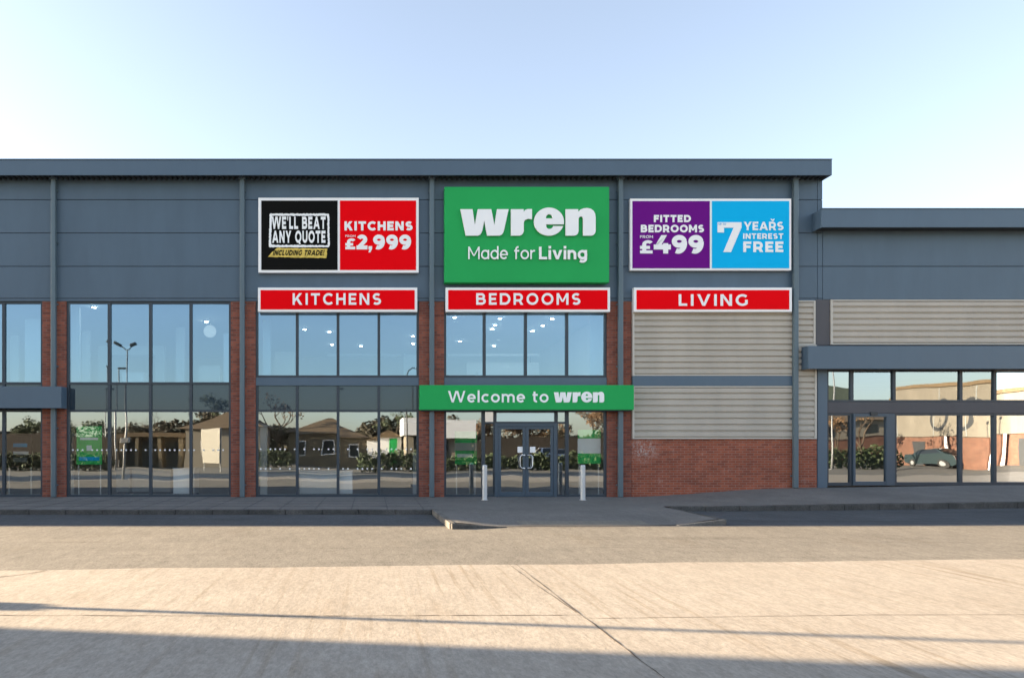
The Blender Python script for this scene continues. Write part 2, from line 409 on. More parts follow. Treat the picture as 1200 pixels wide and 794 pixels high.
# ------------------------------------------------------------------ main building
XL, XR = -72.0, PX(964)
Z_ROOF0, Z_ROOF1 = PZ(205.3, -0.45), PZ(187.5, -0.45)
Z_CLAD = PZ(353)
bld = empty('retail_building', (0, 0, 0), 'long tall slate blue retail shed with red brick piers and wide shop windows', 'building')
rows = [PZ(v) for v in (353, 349.5, 312, 273, 234, 207)]
mb = MB()
for a, b in zip(rows, rows[1:]):
    for x0, x1 in ((XL, PX(63) ), (PX(63), PX(284)), (PX(284), PX(506)), (PX(506), PX(727)), (PX(727), PX(958)), (PX(958), XR)):
        mb.box(x0 + 0.006, x1 - 0.006, 0.0, 0.05, a + 0.008, b - 0.008)
mb.build('wall_cladding', M['clad'], bld, bevel=0.006)
MB().box(XL, XR - 0.01, 0.04, 0.12, Z_CLAD + 0.01, Z_ROOF0 + 0.3).build('cladding_backing', M['gap'], bld)
mb = MB()
mb.box(XL, XR, 28, 28.3, -0.2, Z_ROOF0); mb.box(XL, XL + 0.3, 0.13, 27.99, -0.2, Z_ROOF0); mb.box(XR - 0.25, XR, 0.14, 27.99, -0.2, Z_ROOF0)
mb.build('outer_wall', M['clad'], bld)
XF = PX(975, -0.45)
mb = MB(); mb.box(XL - 0.4, XF, -0.45, -0.40, Z_ROOF0, Z_ROOF1); mb.box(XF - 0.05, XF, -0.399, 28.6, Z_ROOF0, Z_ROOF1); mb.box(XL - 0.4, XF, -0.47, -0.38, Z_ROOF1 + 0.001, Z_ROOF1 + 0.035)
mb.build('fascia', M['trim'], bld, bevel=0.006)
MB().box(XL, XF - 0.06, -0.395, 28.5, Z_ROOF0 + 0.12, Z_ROOF1 - 0.05).build('roof', M['roofing'], bld)
mb = MB(); x = XL
prev = None
while x < XF - 0.1:                                             # corrugated soffit
    for dx, z in ((0, 0.06), (0.05, 0.06), (0.07, 0.0), (0.12, 0.0), (0.14, 0.06)):
        a, b = mb.bm.verts.new((x + dx, -0.398, Z_ROOF0 + z + 0.015)), mb.bm.verts.new((x + dx, 0.0, Z_ROOF0 + z + 0.015))
        if prev: mb.bm.faces.new((prev[0], a, b, prev[1]))
        prev = (a, b)
    x += 0.16
mb.build('soffit', M['soffit'], bld)

# brick piers, downpipes
for a, b in ((49.5, 77.5), (270.5, 299.5), (491, 520.5), (711.5, 740)):
    MB().box(PX(a), PX(b), 0.0, 0.34, -0.05, Z_CLAD).build('brick_pier', M['brick_pier'], bld)
def downpipe(px, zb):
    xc = PX(px, -0.12); mb = MB()
    mb.box(xc - 0.075, xc + 0.075, -0.19, -0.06, zb, PZ(210))
    o = mb.build('downpipe', M['pipe'], bld, bevel=0.03)
    BASE[o.name] = Vector((0, 0, 0))
    for z in (0.35, 2.1, 4.0, 5.9, 7.8, 9.4):
        MB().box(xc - 0.095, xc + 0.095, -0.06, -0.001, z + zb, z + zb + 0.045).build('bracket', M['pipe'], o)
    MB().box(xc - 0.11, xc + 0.11, -0.21, -0.03, PZ(212), PZ(208.5)).build('pipe_cap', M['trim'], o, bevel=0.01)
for px in (63, 284, 506, 727): downpipe(px, 0.0)
downpipe(932, h_front(PX(932)) - 0.01)

# windows
def window(parent, xs, yt, yb, glass, name='window', yf=0.05, transoms=(), jamb=0.07, sill=0.07, skip=()):
    X = [PX(v) for v in xs]; z0, z1 = PZ(yb), PZ(yt); mb = MB(); mw = 0.043
    V = []
    for i, x in enumerate(X):
        if i == 0: V.append((x, x + jamb))
        elif i == len(X) - 1: V.append((x - jamb, x))
        else: V.append((x - mw, x + mw))
    for a, b in V: mb.box(a, b, yf, yf + 0.11, z0, z1)
    zt = sorted([z0 + sill / 2, z1 - 0.03] + [PZ(t) for t in transoms])
    for i in range(len(V) - 1):
        a, b = V[i][1], V[i+1][0]
        for z in zt:
            hw = sill / 2 if z == zt[0] else 0.03
            mb.box(a, b, yf + 0.004, yf + 0.105, z - hw, z + hw)
    fr = mb.build(name, M['frame'], parent)
    g = MB()
    for i in range(len(V) - 1):
        a, b = V[i][1] - 0.004, V[i+1][0] + 0.004
        for za, zb in zip(zt, zt[1:]):
            j = [random.gauss(0, 0.0035) for _ in range(3)]
            y = yf + 0.055
            # slightly racked pane (its four corners stay in one plane)
            g.quad((a, y + j[0], za + 0.025), (b, y + j[1], za + 0.025), (b, y + j[1] + j[2], zb - 0.025), (a, y + j[0] + j[2], zb - 0.025))
    g.build('pane', glass, fr)
    return fr
B0 = [-140, -91, -44, 3, 49.5]; B1 = [77.5, 127, 175.5, 223, 270.5]; B2 = [299.5, 348, 396, 444, 491]; B3 = [520.5, 568, 616.5, 665, 711.5]
window(bld, B0, 353, 450, M['glass_up'])
window(bld, B1, 353, 450, M['glass_up'])
window(bld, B2, 353, 442, M['glass_up'])
window(bld, B3, 353, 442, M['glass_up'])
window(bld, B0, 480, 583, M['glass_low'], sill=0.1)
w1 = window(bld, B1, 480, 583, M['glass_low'], sill=0.1)
w2 = window(bld, B2, 480, 583, M['glass_low'], sill=0.1)
def manifest(win, a, b, py, pitch=0.30, r=0.028):               # row of frosted dots on the glass
    mb = MB(); x = PX(a)
    while x < PX(b):
        for k in range(1):
            n = 8; mb.bm.faces.new([mb.bm.verts.new((x + r * math.cos(2*math.pi*i/n), 0.085, PZ(py) + r * math.sin(2*math.pi*i/n))) for i in range(n)])
        x += pitch * random.choice((0.5, 0.5, 1))
    mb.build('glass_marking', M['white'], win)
manifest(w1, 84, 266, 527); manifest(w2, 305, 487, 526); manifest(w2, 305, 487, 549)
def spandrel(xs, yt, yb):
    mb = MB(); X = [PX(v) for v in xs]
    for i in range(len(X) - 1):
        a = X[i] + (0.07 if i == 0 else 0.043); b = X[i+1] - (0.07 if i == len(X) - 2 else 0.043)
        j = random.gauss(0, 0.003); y = 0.10
        mb.quad((a, y + j, PZ(yb)), (b, y - j, PZ(yb)), (b, y - j, PZ(yt)), (a, y + j, PZ(yt)))
    o = mb.build('spandrel_panel', M['spandrel'], bld)
    mb = MB()
    for i, x in enumerate(X):
        lo, hi = (x, x + 0.07) if i == 0 else ((x - 0.07, x) if i == len(X) - 1 else (x - 0.043, x + 0.043))
        MB().box(lo, hi, 0.05, 0.16, PZ(yb) + 0.001, PZ(yt) - 0.001).build('mullion', M['frame'], o)
    MB().box(X[0], X[-1], 0.165, 0.22, PZ(yb), PZ(yt)).build('backing_board', M['gap'], o)
spandrel(B1, 450.2, 479.8); spandrel(B2, 451.7, 479.8); spandrel(B0, 450.2, 479.8); spandrel(B3, 451.7, 479.8)
for xs in (B2, B3):
    MB().box(PX(xs[0]) + 0.002, PX(xs[-1]) - 0.002, 0.02, 0.15, PZ(451.5), PZ(442.2)).build('transom_rail', M['trim'], bld, bevel=0.008)

# entrance
E = [520.5, 567.5, 580, 653, 664.5, 711.5]
window(bld, E[:2], 480, 583, M['glass_low'], sill=0.1); window(bld, E[4:], 480, 583, M['glass_low'], sill=0.1)
window(bld, E[1:3], 480, 583, M['glass_low'], transoms=(495,), sill=0.1, jamb=0.035); window(bld, E[3:5], 480, 583, M['glass_low'], transoms=(495,), sill=0.1, jamb=0.035)
window(bld, E[2:4], 480, 495.5, M['glass_low'], sill=0.05, jamb=0.06)
dz0, dz1 = 0.0, PZ(495.6)
mb = MB(); xa, xb = PX(580) + 0.002, PX(653) - 0.002
mb.box(xa, xa + 0.1, 0.02, 0.16, dz0, dz1); mb.box(xb - 0.1, xb, 0.02, 0.16, dz0, dz1); mb.box(xa + 0.1, xb - 0.1, 0.021, 0.16, dz1 - 0.1, dz1)
door = mb.build('entrance_door', M['door'], bld, bevel=0.006)
xm = (xa + xb) / 2
for a, b, s in ((xa + 0.104, xm - 0.003, 1), (xm + 0.003, xb - 0.104, -1)):
    mb = MB(); z0, z1 = 0.012, dz1 - 0.104
    mb.box(a, a + 0.09, 0.035, 0.10, z0, z1); mb.box(b - 0.09, b, 0.035, 0.10, z0, z1)
    mb.box(a + 0.09, b - 0.09, 0.037, 0.098, z0, z0 + 0.14); mb.box(a + 0.09, b - 0.09, 0.037, 0.098, z1 - 0.08, z1)
    mb.build('door_leaf', M['door'], door, bevel=0.004)
    MB().quad((a + 0.085, 0.07, z0 + 0.13), (b - 0.085, 0.07 + s * 0.004, z0 + 0.13), (b - 0.085, 0.07 + s * 0.004, z1 - 0.075), (a + 0.085, 0.07, z1 - 0.075)).build('door_glass', M['glass_low'], door)
    hx = (xm - 0.19) if s == 1 else (xm + 0.19); q = xm - s * 0.05
    zc = PZ(540.5); pts = [(q, 0.035, zc + 0.20), (q, -0.045, zc + 0.20), (hx + s * 0.05, -0.045, zc + 0.20), (hx, -0.045, zc + 0.15), (hx, -0.045, zc - 0.15), (hx + s * 0.05, -0.045, zc - 0.20), (q, -0.045, zc - 0.20), (q, 0.035, zc - 0.20)]
    MB().tube(pts, 0.02, 8).build('door_handle', M['steel'], door, smooth=True)
    sx = PX(559) if s == 1 else PX(573.5); sx = xm - 0.25 if s == 1 else xm + 0.13
    MB().box(sx, sx + 0.17, 0.06, 0.064, PZ(530), PZ(523)).build('door_notice', M['white'], door)

# profiled sheet panels and brick wall in the right-hand bay
def profiled(px0, px1, yt, yb, parent, Y=0.0, pitch=0.187, name='profiled_panel', left=True, right=True):
    x0, x1 = PX(px0), PX(px1); z0, z1 = PZ(yb), PZ(yt); mb = MB()
    n = max(2, round((z1 - z0 - 0.08) / pitch)); p = (z1 - z0 - 0.08) / n; prof = []
    z = z0 + 0.04
    for i in range(n):
        prof += [(Y - 0.005, z), (Y - 0.005, z + p * 0.10), (Y - 0.058, z + p * 0.20), (Y - 0.058, z + p * 0.84), (Y - 0.005, z + p * 0.99)]
        z += p
    xi0, xi1 = x0 + (0.06 if left else 0), x1 - (0.06 if right else 0)
    va = [mb.bm.verts.new((xi0, y, zz)) for y, zz in prof]; vb = [mb.bm.verts.new((xi1, y, zz)) for y, zz in prof]
    for i in range(len(prof) - 1): mb.bm.faces.new((va[i], vb[i], vb[i+1], va[i+1]))
    o = mb.build(name, M['beige'], parent)
    t = MB()
    if left: t.box(x0, x0 + 0.06, Y - 0.075, Y + 0.03, z0, z1)
    if right: t.box(x1 - 0.06, x1, Y - 0.075, Y + 0.03, z0, z1)
    t.box(xi0, xi1, Y - 0.07, Y + 0.03, z0, z0 + 0.04); t.box(xi0, xi1, Y - 0.07, Y + 0.03, z1 - 0.04, z1)
    t.build('edge_trim', M['beige_trim'], o)
    MB().box(x0, x1, Y + 0.031, Y + 0.12, z0, z1).build('backing_board', M['gap'], o)
    return o
profiled(740.3, 929, 354, 440.3, bld, right=False)
profiled(740.3, 929, 452.3, 514, bld, right=False)
profiled(929.3, 954, 352.6, 404, bld, Y=-0.003, left=False)
profiled(929.3, 955.5, 404.2, 514, bld, Y=-0.003, left=False)
MB().box(PX(740.3), PX(928.5), -0.07, 0.1, PZ(452.1), PZ(440.5)).build('transom_rail', M['trim'], bld, bevel=0.008)
bx0, bx1 = PX(740.1), PX(957)
o = MB().box(bx0, bx1, -0.01, 0.3, -0.3, PZ(514.2)).build('brick_wall', M['brick'], bld)
for v in o.data.vertices: v.co.x -= PX(840)
o.location.x = PX(840)

# out-of-frame bays further left
for k in range(1, 9):
    x1 = PX(-139 - 222 * (k - 1)) if k > 1 else PX(-140.5); x0 = PX(-139 - 222 * k)
    if x0 < XL + 1: break
    MB().box(x0, x1, -0.01, 0.3, -0.05, PZ(514.2)).build('brick_wall', M['brick_pier'], bld)
    MB().box(x0, x1, 0.0, 0.25, PZ(514), Z_CLAD).build('profiled_panel', M['beige'], bld)
MB().box(XL, x1, -0.01, 0.3, -0.05, Z_CLAD).build('brick_wall', M['brick_pier'], bld)

# canopy at the left edge
def canopy(parent, px0, px1, yt, yb, Yf, label=None):
    x0, x1 = PX(px0, Yf), PX(px1, Yf); z0, z1 = PZ(yb, Yf), PZ(yt, Yf); mb = MB()
    mb.box(x0, x1, Yf, Yf + 0.03, z0, z1)
    mb.box(x0, x0 + 0.03, Yf + 0.031, -0.002, z0, z1); mb.box(x1 - 0.03, x1, Yf + 0.031, -0.002, z0, z1)
    mb.box(x0 + 0.031, x1 - 0.031, Yf + 0.031, -0.002, z1 - 0.05, z1 - 0.012)
    o = mb.build('canopy', M['trim'], parent, bevel=0.006)
    MB().box(x0 + 0.035, x1 - 0.035, Yf + 0.035, -0.01, z0 + 0.03, z0 + 0.06).build('canopy_soffit', M['soffit'], o)
    return o
canopy(bld, -135, 71.8, 452.5, 478, -0.40)

# showroom behind the glass
mb = MB(); mb.box(XL + 0.4, XR - 0.3, 0.36, 27.9, -0.06, -0.004); mb.build('showroom_floor', M['floor'], bld)
mb = MB(); mb.box(PX(-140), PX(740), 0.25, 14, PZ(478), PZ(455)); mb.build('upper_floor', M['ceil'], bld)
mb = MB(); mb.box(PX(-140), PX(740), 0.26, 14, 6.05, 6.2); mb.build('showroom_ceiling', M['ceil'], bld)
mb = MB(); mb.box(PX(-140), PX(740), 14.01, 14.2, -0.004, 6.5); mb.box(PX(-142.5), PX(-140.5), 0.3, 14, 0, 6.3); mb.box(PX(741), PX(744), 0.35, 14, 0, 6.3)
mb.build('showroom_wall', M['plaster'], bld)
ZF = PZ(455)
def partition(px0, px1, Y, z0, z1, t=0.12, name='partition_wall'):
    return MB().box(PX(px0, Y), PX(px1, Y), Y, Y + t, z0, z1).build(name, M['plaster'], bld)
partition(84, 93, 0.9, ZF, 6.04); partition(29, 49, 1.2, ZF, 5.7); partition(262, 271, 1.0, ZF, 5.2)
partition(308, 317, 1.4, ZF, 5.7); partition(692, 706, 1.0, ZF, 6.04)
def wall_piece(name, x0, x1, Y, d, z0, z1): MB().box(PX(x0, Y), PX(x1, Y), Y, Y + d, z0, z1).build(name, M['plaster'], bld)
for q in ((96, 105, 3, 0.1, ZF, 5.6), (115, 193, 6, 0.15, 5.15, 5.5), (182, 193, 6, 0.15, ZF, 5.149), (115, 128, 6, 0.15, ZF, 5.149), (143, 168, 3.5, 0.5, ZF, 4.2), (206, 216, 4, 0.12, ZF, 5.9), (233, 258, 5, 0.4, ZF, 4.6), (322, 345, 7, 0.3, ZF, 5.4), (560, 575, 4, 0.5, ZF, 4.25), (12, 22, 4, 0.1, ZF, 5.6)): wall_piece('partition_wall', *q)
for q in ((383, 470, 5, 0.12, 4.98, 5.06), (473, 491, 5.2, 0.1, ZF, 5.06), (525, 632, 5, 0.12, 4.98, 5.06), (547, 632, 6.5, 0.1, ZF, 4.9), (383, 412, 3, 0.8, ZF, 4.1), (432, 455, 3, 0.8, ZF, 4.1)): wall_piece('bulkhead', *q)
# lower floor light walls
partition(305, 313, 0.8, 0, PZ(497, 0.8)); partition(83, 85, 0.7, 0, PZ(505, 0.7))

# ------------------------------------------------------------------ neighbouring unit on the right
unit = empty('shop_unit', (PX(1080), 0, h_front(PX(1080))), 'lower slate blue shop unit with beige ribbed panel and canopy over a glazed front', 'building')
UX0, UX1 = XR + 0.003, 44.0
ur = [PZ(v) for v in (351, 312, 270, 262)]
mb = MB()
for a, b in zip(ur, ur[1:]): mb.box(UX0 + 0.004, UX1, 0.0, 0.05, a + 0.008, b - 0.008)
mb.build('wall_cladding', M['clad'], unit, bevel=0.006)
UZ0, UZ1 = PZ(266.3, -0.47), PZ(245, -0.47)
MB().box(UX0, UX1, 0.051, 0.14, PZ(351), UZ1 - 0.1).build('cladding_backing', M['gap'], unit)
fx0 = PX(962.7, -0.47)
mb = MB(); mb.box(fx0, UX1 + 0.3, -0.47, -0.42, UZ0, UZ1); mb.box(fx0, fx0 + 0.05, -0.419, -0.003, UZ0, UZ1); mb.box(fx0, UX1 + 0.3, -0.49, -0.40, UZ1 + 0.001, UZ1 + 0.03)
mb.build('fascia', M['trim'], unit, bevel=0.006)
MB().box(fx0 + 0.055, UX1, -0.415, -0.004, UZ0 + 0.03, UZ0 + 0.08).build('soffit', M['soffit'], unit)
MB().box(UX0 + 0.01, UX1, -0.003, 24, UZ1 - 0.2, UZ1 - 0.08).build('roof', M['roofing'], unit)
mb = MB(); mb.box(UX1 - 0.3, UX1, 0.15, 24, 0, UZ1 - 0.21); mb.box(UX0, UX1, 24.01, 24.3, 0, UZ1 - 0.21); mb.build('outer_wall', M['clad'], unit)
MB().box(PX(955), PX(971.5), -0.04, 0.1, PZ(404.5), PZ(351.3)).build('corner_panel', M['brown_panel'], unit)
profiled(972, 1330, 351.5, 404, unit, right=False)
MB().box(PX(1330), UX1, 0.0, 0.12, 2.0, PZ(351.4)).build('wall_panel', M['clad'], unit)
uc = canopy(unit, 947.3, 1500, 405, 432, -0.41)
uz = h_front(PX(1080))
MB().box(PX(957.5), PX(969), -0.03, 0.16, h_front(PX(960)) - 0.05, PZ(432)).build('corner_post', M['trim'], unit, bevel=0.01)
UXS = [969.5, 1000, 1049.5, 1128, 1168, 1247, 1325]
zb = 582 - (uz) * 38
window(unit, UXS, 431.5, 470.5, M['glass_low'], sill=0.06)
MB().box(PX(969.5), PX(1325), 0.03, 0.17, PZ(484), PZ(470.7)).build('transom_rail', M['brown_panel'], unit, bevel=0.006)
window(unit, [969.5, 1000], 484.2, 569, M['glass_low'], sill=0.1)
window(unit, UXS[2:], 484.2, 568.5, M['glass_low'], sill=0.1)
MB().box(PX(1325), UX1, 0.0, 0.3, 0.0, PZ(404)).build('brick_wall', M['brick_far'], unit)
# sliding door, left leaf shut, dark slot where the other has slid behind
zd0, zd1 = PZ(568.5), PZ(484.3)
mb = MB(); xa, xb = PX(1000) + 0.005, PX(1049.5) - 0.005
mb.box(xa, xa + 0.07, 0.0, 0.12, zd0, zd1); mb.box(xb - 0.26, xb, 0.02, 0.14, zd0, zd1); mb.box(xa + 0.071, xb - 0.261, 0.0, 0.12, zd1 - 0.10, zd1); mb.box(xa + 0.071, xb - 0.261, 0.03, 0.12, zd0, zd0 + 0.12)
ud = mb.build('sliding_door', M['door'], unit, bevel=0.005)
MB().quad((xa + 0.065, 0.08, zd0 + 0.115), (xb - 0.255, 0.085, zd0 + 0.115), (xb - 0.255, 0.083, zd1 - 0.095), (xa + 0.065, 0.078, zd1 - 0.095)).build('door_glass', M['glass_low'], ud)
MB().box(PX(1020), PX(1028), -0.03, 0.028, PZ(486.5), PZ(482.5)).build('door_sensor', M['dark'], ud)
mb = MB(); mb.box(UX0, UX1 - 0.4, 0.36, 16, uz - 0.06, uz - 0.004); mb.build('shop_floor', M['floor'], unit)
MB().box(UX0, UX1 - 0.4, 0.3, 16, PZ(428), PZ(424)).build('shop_ceiling', M['grey_unit'], unit)
MB().box(UX0, UX1 - 0.4, 9, 9.2, uz, PZ(429)).build('shop_wall', M['grey_unit'], unit)

# ------------------------------------------------------------------ signs
def outline_mesh(splines, off=0.0):
    cu = bpy.data.curves.new('t', 'CURVE'); cu.dimensions = '2D'; cu.fill_mode = 'BOTH'
    for pts in splines:
        s = cu.splines.new('POLY'); s.points.add(len(pts) - 1); s.use_cyclic_u = True
        for q, (x, y) in zip(s.points, pts): q.co = (x, -y, 0, 1)
    return cu
# capitals, figures and small letters as even-weight strokes (geometric sans)
def strokes(ch, w):
    """(list of strokes, width): a stroke is a list of point pairs (ribbon) or one outline; capital height 1, baseline 0"""
    h = w / 2; out = []
    def P(pts):
        pts = [Vector(p) for p in pts]; rib = []
        for i, p in enumerate(pts):
            d0 = (p - pts[i-1]).normalized() if i else None; d1 = (pts[i+1] - p).normalized() if i < len(pts) - 1 else None
            d = ((d0 or d1) + (d1 or d0)).normalized(); c = max(0.5, d.dot(d1 or d0)); nr = Vector((-d.y, d.x)) * (h / c)
            rib.append((tuple(p + nr), tuple(p - nr)))
        out.append(rib)
    def L(p, q): P([p, q])
    def pa(cx, cy, rx, ry, a0, a1, n=None):
        n = n or max(6, int(abs(a1 - a0) / 12)); return [(cx + rx * math.cos(R(a0 + (a1-a0) * i / n)), cy + ry * math.sin(R(a0 + (a1-a0) * i / n))) for i in range(n + 1)]
    def A(*a): P(pa(*a))
    def poly(*pts): out.append(list(pts))
    def mir(W, *pts): poly(*[(W - x, y) for x, y in pts][::-1])
    x = 0.74; v = 'v' == ch
    if ch in 'EFL':
        W = 0.70 if ch != 'L' else 0.66
        L((h, 0), (h, 1))
        if ch != 'L': L((h, 1-h), (W, 1-h)); L((h, 0.5), (W - 0.07, 0.5))
        if ch != 'F': L((h, h), (W, h))
    elif ch == 'H': W = 0.86; L((h, 0), (h, 1)); L((W-h, 0), (W-h, 1)); L((h, 0.5), (W-h, 0.5))
    elif ch in 'Il': W = w; L((h, 0), (h, 1 if ch == 'I' else 1.04))
    elif ch == 'T': W = 0.82; L((0, 1-h), (W, 1-h)); L((W/2, 0), (W/2, 1))
    elif ch == 'N': W = 0.90; L((h, 0), (h, 1)); L((W-h, 0), (W-h, 1)); poly((0, 1), (w*1.1, 1), (W, 0), (W-w*1.1, 0))
    elif ch == 'M':
        W = 1.08; L((h, 0), (h, 1)); L((W-h, 0), (W-h, 1)); q = ((0, 1), (w*1.0, 1), (W/2+w*.42, 0.25), (W/2-w*.42, 0.25)); poly(*q); mir(W, *q)
    elif ch == 'K': W = 0.90; L((h, 0), (h, 1)); poly((W-.04-w*1.3, 1), (W-.04, 1), (w*.9, 0.22), (w*.9, 0.22+w*1.35)); poly((0.32, 0.47), (0.32+w*.75, 0.47+w*.85), (W, 0), (W-w*1.28, 0))
    elif ch in 'Vv':
        k = 1 if ch == 'V' else x; W = 1.04 * k if ch == 'V' else 0.80; q = ((0, k), (w*1.12, k), (W/2+w*.45, 0), (W/2-w*.5, 0)); poly(*q); mir(W, *q)
    elif ch == 'A': W = 1.08; q = ((0, 0), (W/2-w*.52, 1), (W/2+w*.5, 1), (w*1.12, 0)); poly(*q); mir(W, *q); poly((W*.22, .2), (W*.78, .2), (W*.78, .2+w*.9), (W*.22, .2+w*.9))
    elif ch == 'Y': W = 0.98; L((W/2, 0), (W/2, .42)); q = ((0, 1), (w*1.2, 1), (W/2+w*.5, .36), (W/2-w*.5, .36)); poly(*q); mir(W, *q)
    elif ch == 'W':
        W = 1.56
        for o in (0, 0.72):
            for q in (((0, 1), (w*1.08, 1), (.42+w*.42, 0), (.42-w*.5, 0)), ((.84-w*1.04, 1), (.84, 1), (.42+w*.5, 0), (.42-w*.42, 0))): poly(*[(a + o, b) for a, b in q])
    elif ch in 'OQ': W = 1.08; A(W/2, .5, W/2-h, .51-h, 0, 360, 40); 
    elif ch in 'CG':
        W = 0.92; A(.53, .5, .53-h, .51-h, 45, 315 if ch == 'C' else 322, 34)
        if ch == 'G': W = 0.95; L((W-h-.01, .17), (W-h-.01, .52))
    elif ch == 'D': W = 0.96; L((h, 0), (h, 1)); P([(h, 1-h)] + pa(.45, .5, W-.45-h, .5-h, 90, -90, 20) + [(h, h)])
    elif ch == 'B':
        W = 0.87; L((h, 0), (h, 1)); m = .52
        P([(h, 1-h)] + pa(.48, (1-h+m)/2, .80-.48-h, (1-h-m)/2, 90, -90, 14) + [(h, m)]); P([(h, m)] + pa(.48, (h+m)/2, W-.48-h, (m-h)/2, 90, -90, 14) + [(h, h)])
    elif ch in 'RP\u0158':
        W = 0.88; L((h, 0), (h, 1)); m = .37
        P([(h, 1-h)] + pa(.44, (1-h+m)/2, .84-.44-h, (1-h-m)/2, 90, -90, 16) + [(h, m)])
        if ch != 'P': poly((.40, .40), (.40+w*1.15, .40), (W, 0), (W-w*1.2, 0))
        if ch == '\u0158': poly((.16, 1.34), (.33, 1.34), (.50, 1.20), (.50, 1.07), (.42, 1.07)); poly((.72, 1.34), (.58, 1.34), (.40, 1.20), (.44, 1.07), (.52, 1.07))
    elif ch == 'S':
        W = 0.80; t = (1-h+.5)/2; b = (h+.5)/2; rx = .4-h; ry = (.51-h)/2
        P(pa(.41, t, rx*.93, ry, 38, 262, 18) + pa(.39, b, rx, ry, 82, -142, 18))
    elif ch == 'U': W = 0.88; P([(h, 1)] + pa(W/2, .43, W/2-h, .44-h, 180, 360, 18) + [(W-h, 1)])
    elif ch == '\u00a3': W = 0.74; P(pa(.47, .70, .27-h*.4, .31-h, 32, 180, 12) + [(.20+h*.4, .4), (.20+h*.4, h)]); L((0, h), (W, h)); L((0, .46), (.58, .46))
    elif ch == '2': W = 0.78; P(pa(.39, .68, .37-h, .33-h, 160, -32, 18) + [(h*1.5, h*1.35)]); L((0, h), (W, h))
    elif ch == '9': W = 0.86; A(.41, .66, .41-h, .35-h, 0, 360, 30); P([(W-h-.02, .66)] + pa(.36, .55, W-h-.38, .56-h, 0, -112, 18))
    elif ch == '4': W = 0.94; poly((.42, 1), (.42+w*1.15, 1), (w*1.3, .22+w*.5), (0, .22+w*.6), (0, .22+w*.3)); L((0, .22+h), (W, .22+h)); L((.66, 0), (.66, .56))
    elif ch == ',': W = .26; poly((0, .22), (.26, .22), (.26, .05), (.13, -.20), (.0, -.20), (.06, 0), (0, .02))
    elif ch == "'": W = .18; poly((0, 1), (.18, 1), (.13, .68), (.05, .68))
    elif ch == '!': W = w; poly((0, 1), (w, 1), (w*.8, .32), (w*.2, .32)); L((h, 0), (h, .2))
    elif ch == 'o': W = .80; A(W/2, x/2, W/2-h, x/2-h+.01, 0, 360, 30)
    elif ch == 'c': W = .68; A(.39, x/2, .39-h, x/2-h+.01, 48, 312, 24)
    elif ch == 'e': W = .76; A(W/2, x/2, W/2-h, x/2-h+.01, 0, 318, 26); poly((h*1.2, x/2-w*.42), (W-h*.2, x/2-w*.42), (W-h*.2, x/2+w*.38), (h*1.2, x/2+w*.38))
    elif ch in 'adg':
        W = .76; A(.39, x/2, .39-h, x/2-h+.01, 0, 360, 28); L((W-h, 0 if ch != 'g' else .05), (W-h, 1.04 if ch == 'd' else x))
        if ch == 'g': P([(W-h, .08)] + pa(.38, .02, W-h-.38, .29-h, 0, -135, 14))
    elif ch in 'nr':
        W = .70 if ch == 'n' else .44; L((h, 0), (h, x)); Wn = .70
        P(pa(Wn/2, x-.34, Wn/2-h, .345-h, 180, 0, 16) + [(Wn-h, 0)]) if ch == 'n' else P(pa(.36, x-.33, .36-h, .33-h, 180, 88, 9) + [(W, x-h)])
    elif ch == 'm':
        W = 1.16; L((h, 0), (h, x)); k = (W + w) / 2 - h
        for o in (0, k - h): P([(px_ + o, py_) for px_, py_ in pa((k+h)/2, x-.30, (k-h)/2, .305-h, 180, 0, 14) + [(k, 0)]])
    elif ch == 'i': W = w; L((h, 0), (h, x)); L((h, .86), (h, .86+w))
    elif ch in 'tf':
        W = .46; L((0, x-h), (W, x-h))
        if ch == 't': P([(.17, .94)] + [(.17, .24)] + pa(.36, .22, .19, .22-h, 180, 280, 8))
        else: P([(.17, 0), (.17, .80)] + pa(.37, .82, .20, .22-h, 180, 82, 8))
    else: W = .34
    if ch == 'Q': poly((.5, .2), (.5+w, .2), (.98, -.1), (.98-w*1.3, -.1))
    return out, W
def place(cu, name, mat, parent, box, Y, thick=0.012):
    """lay a flat outline into the rectangle box (photo px at depth Y), give it real thickness"""
    o = bpy.data.objects.new('t', cu); COL.objects.link(o)
    dg = bpy.context.evaluated_depsgraph_get(); me = bpy.data.meshes.new_from_object(o.evaluated_get(dg))
    bpy.data.objects.remove(o); bpy.data.curves.remove(cu)
    bm = bmesh.new(); bm.from_mesh(me); bpy.data.meshes.remove(me)
    bmesh.ops.remove_doubles(bm, verts=bm.verts, dist=1e-5)
    xs = [v.co.x for v in bm.verts]; ys = [v.co.y for v in bm.verts]
    x0, x1, y0, y1 = min(xs), max(xs), min(ys), max(ys)
    X0, X1, Z1, Z0 = PX(box[0], Y), PX(box[2], Y), PZ(box[1], Y), PZ(box[3], Y)
    r = bmesh.ops.extrude_face_region(bm, geom=list(bm.faces))
    top = {v for v in r['geom'] if isinstance(v, bmesh.types.BMVert)}
    for v in bm.verts:
        v.co = Vector((X0 + (v.co.x - x0) / (x1 - x0) * (X1 - X0), Y - (thick if v in top else 0), Z0 + (v.co.y - y0) / (y1 - y0) * (Z1 - Z0)))
    m = MB(); m.bm.free(); m.bm = bm
    return m.build(name, mat, parent)
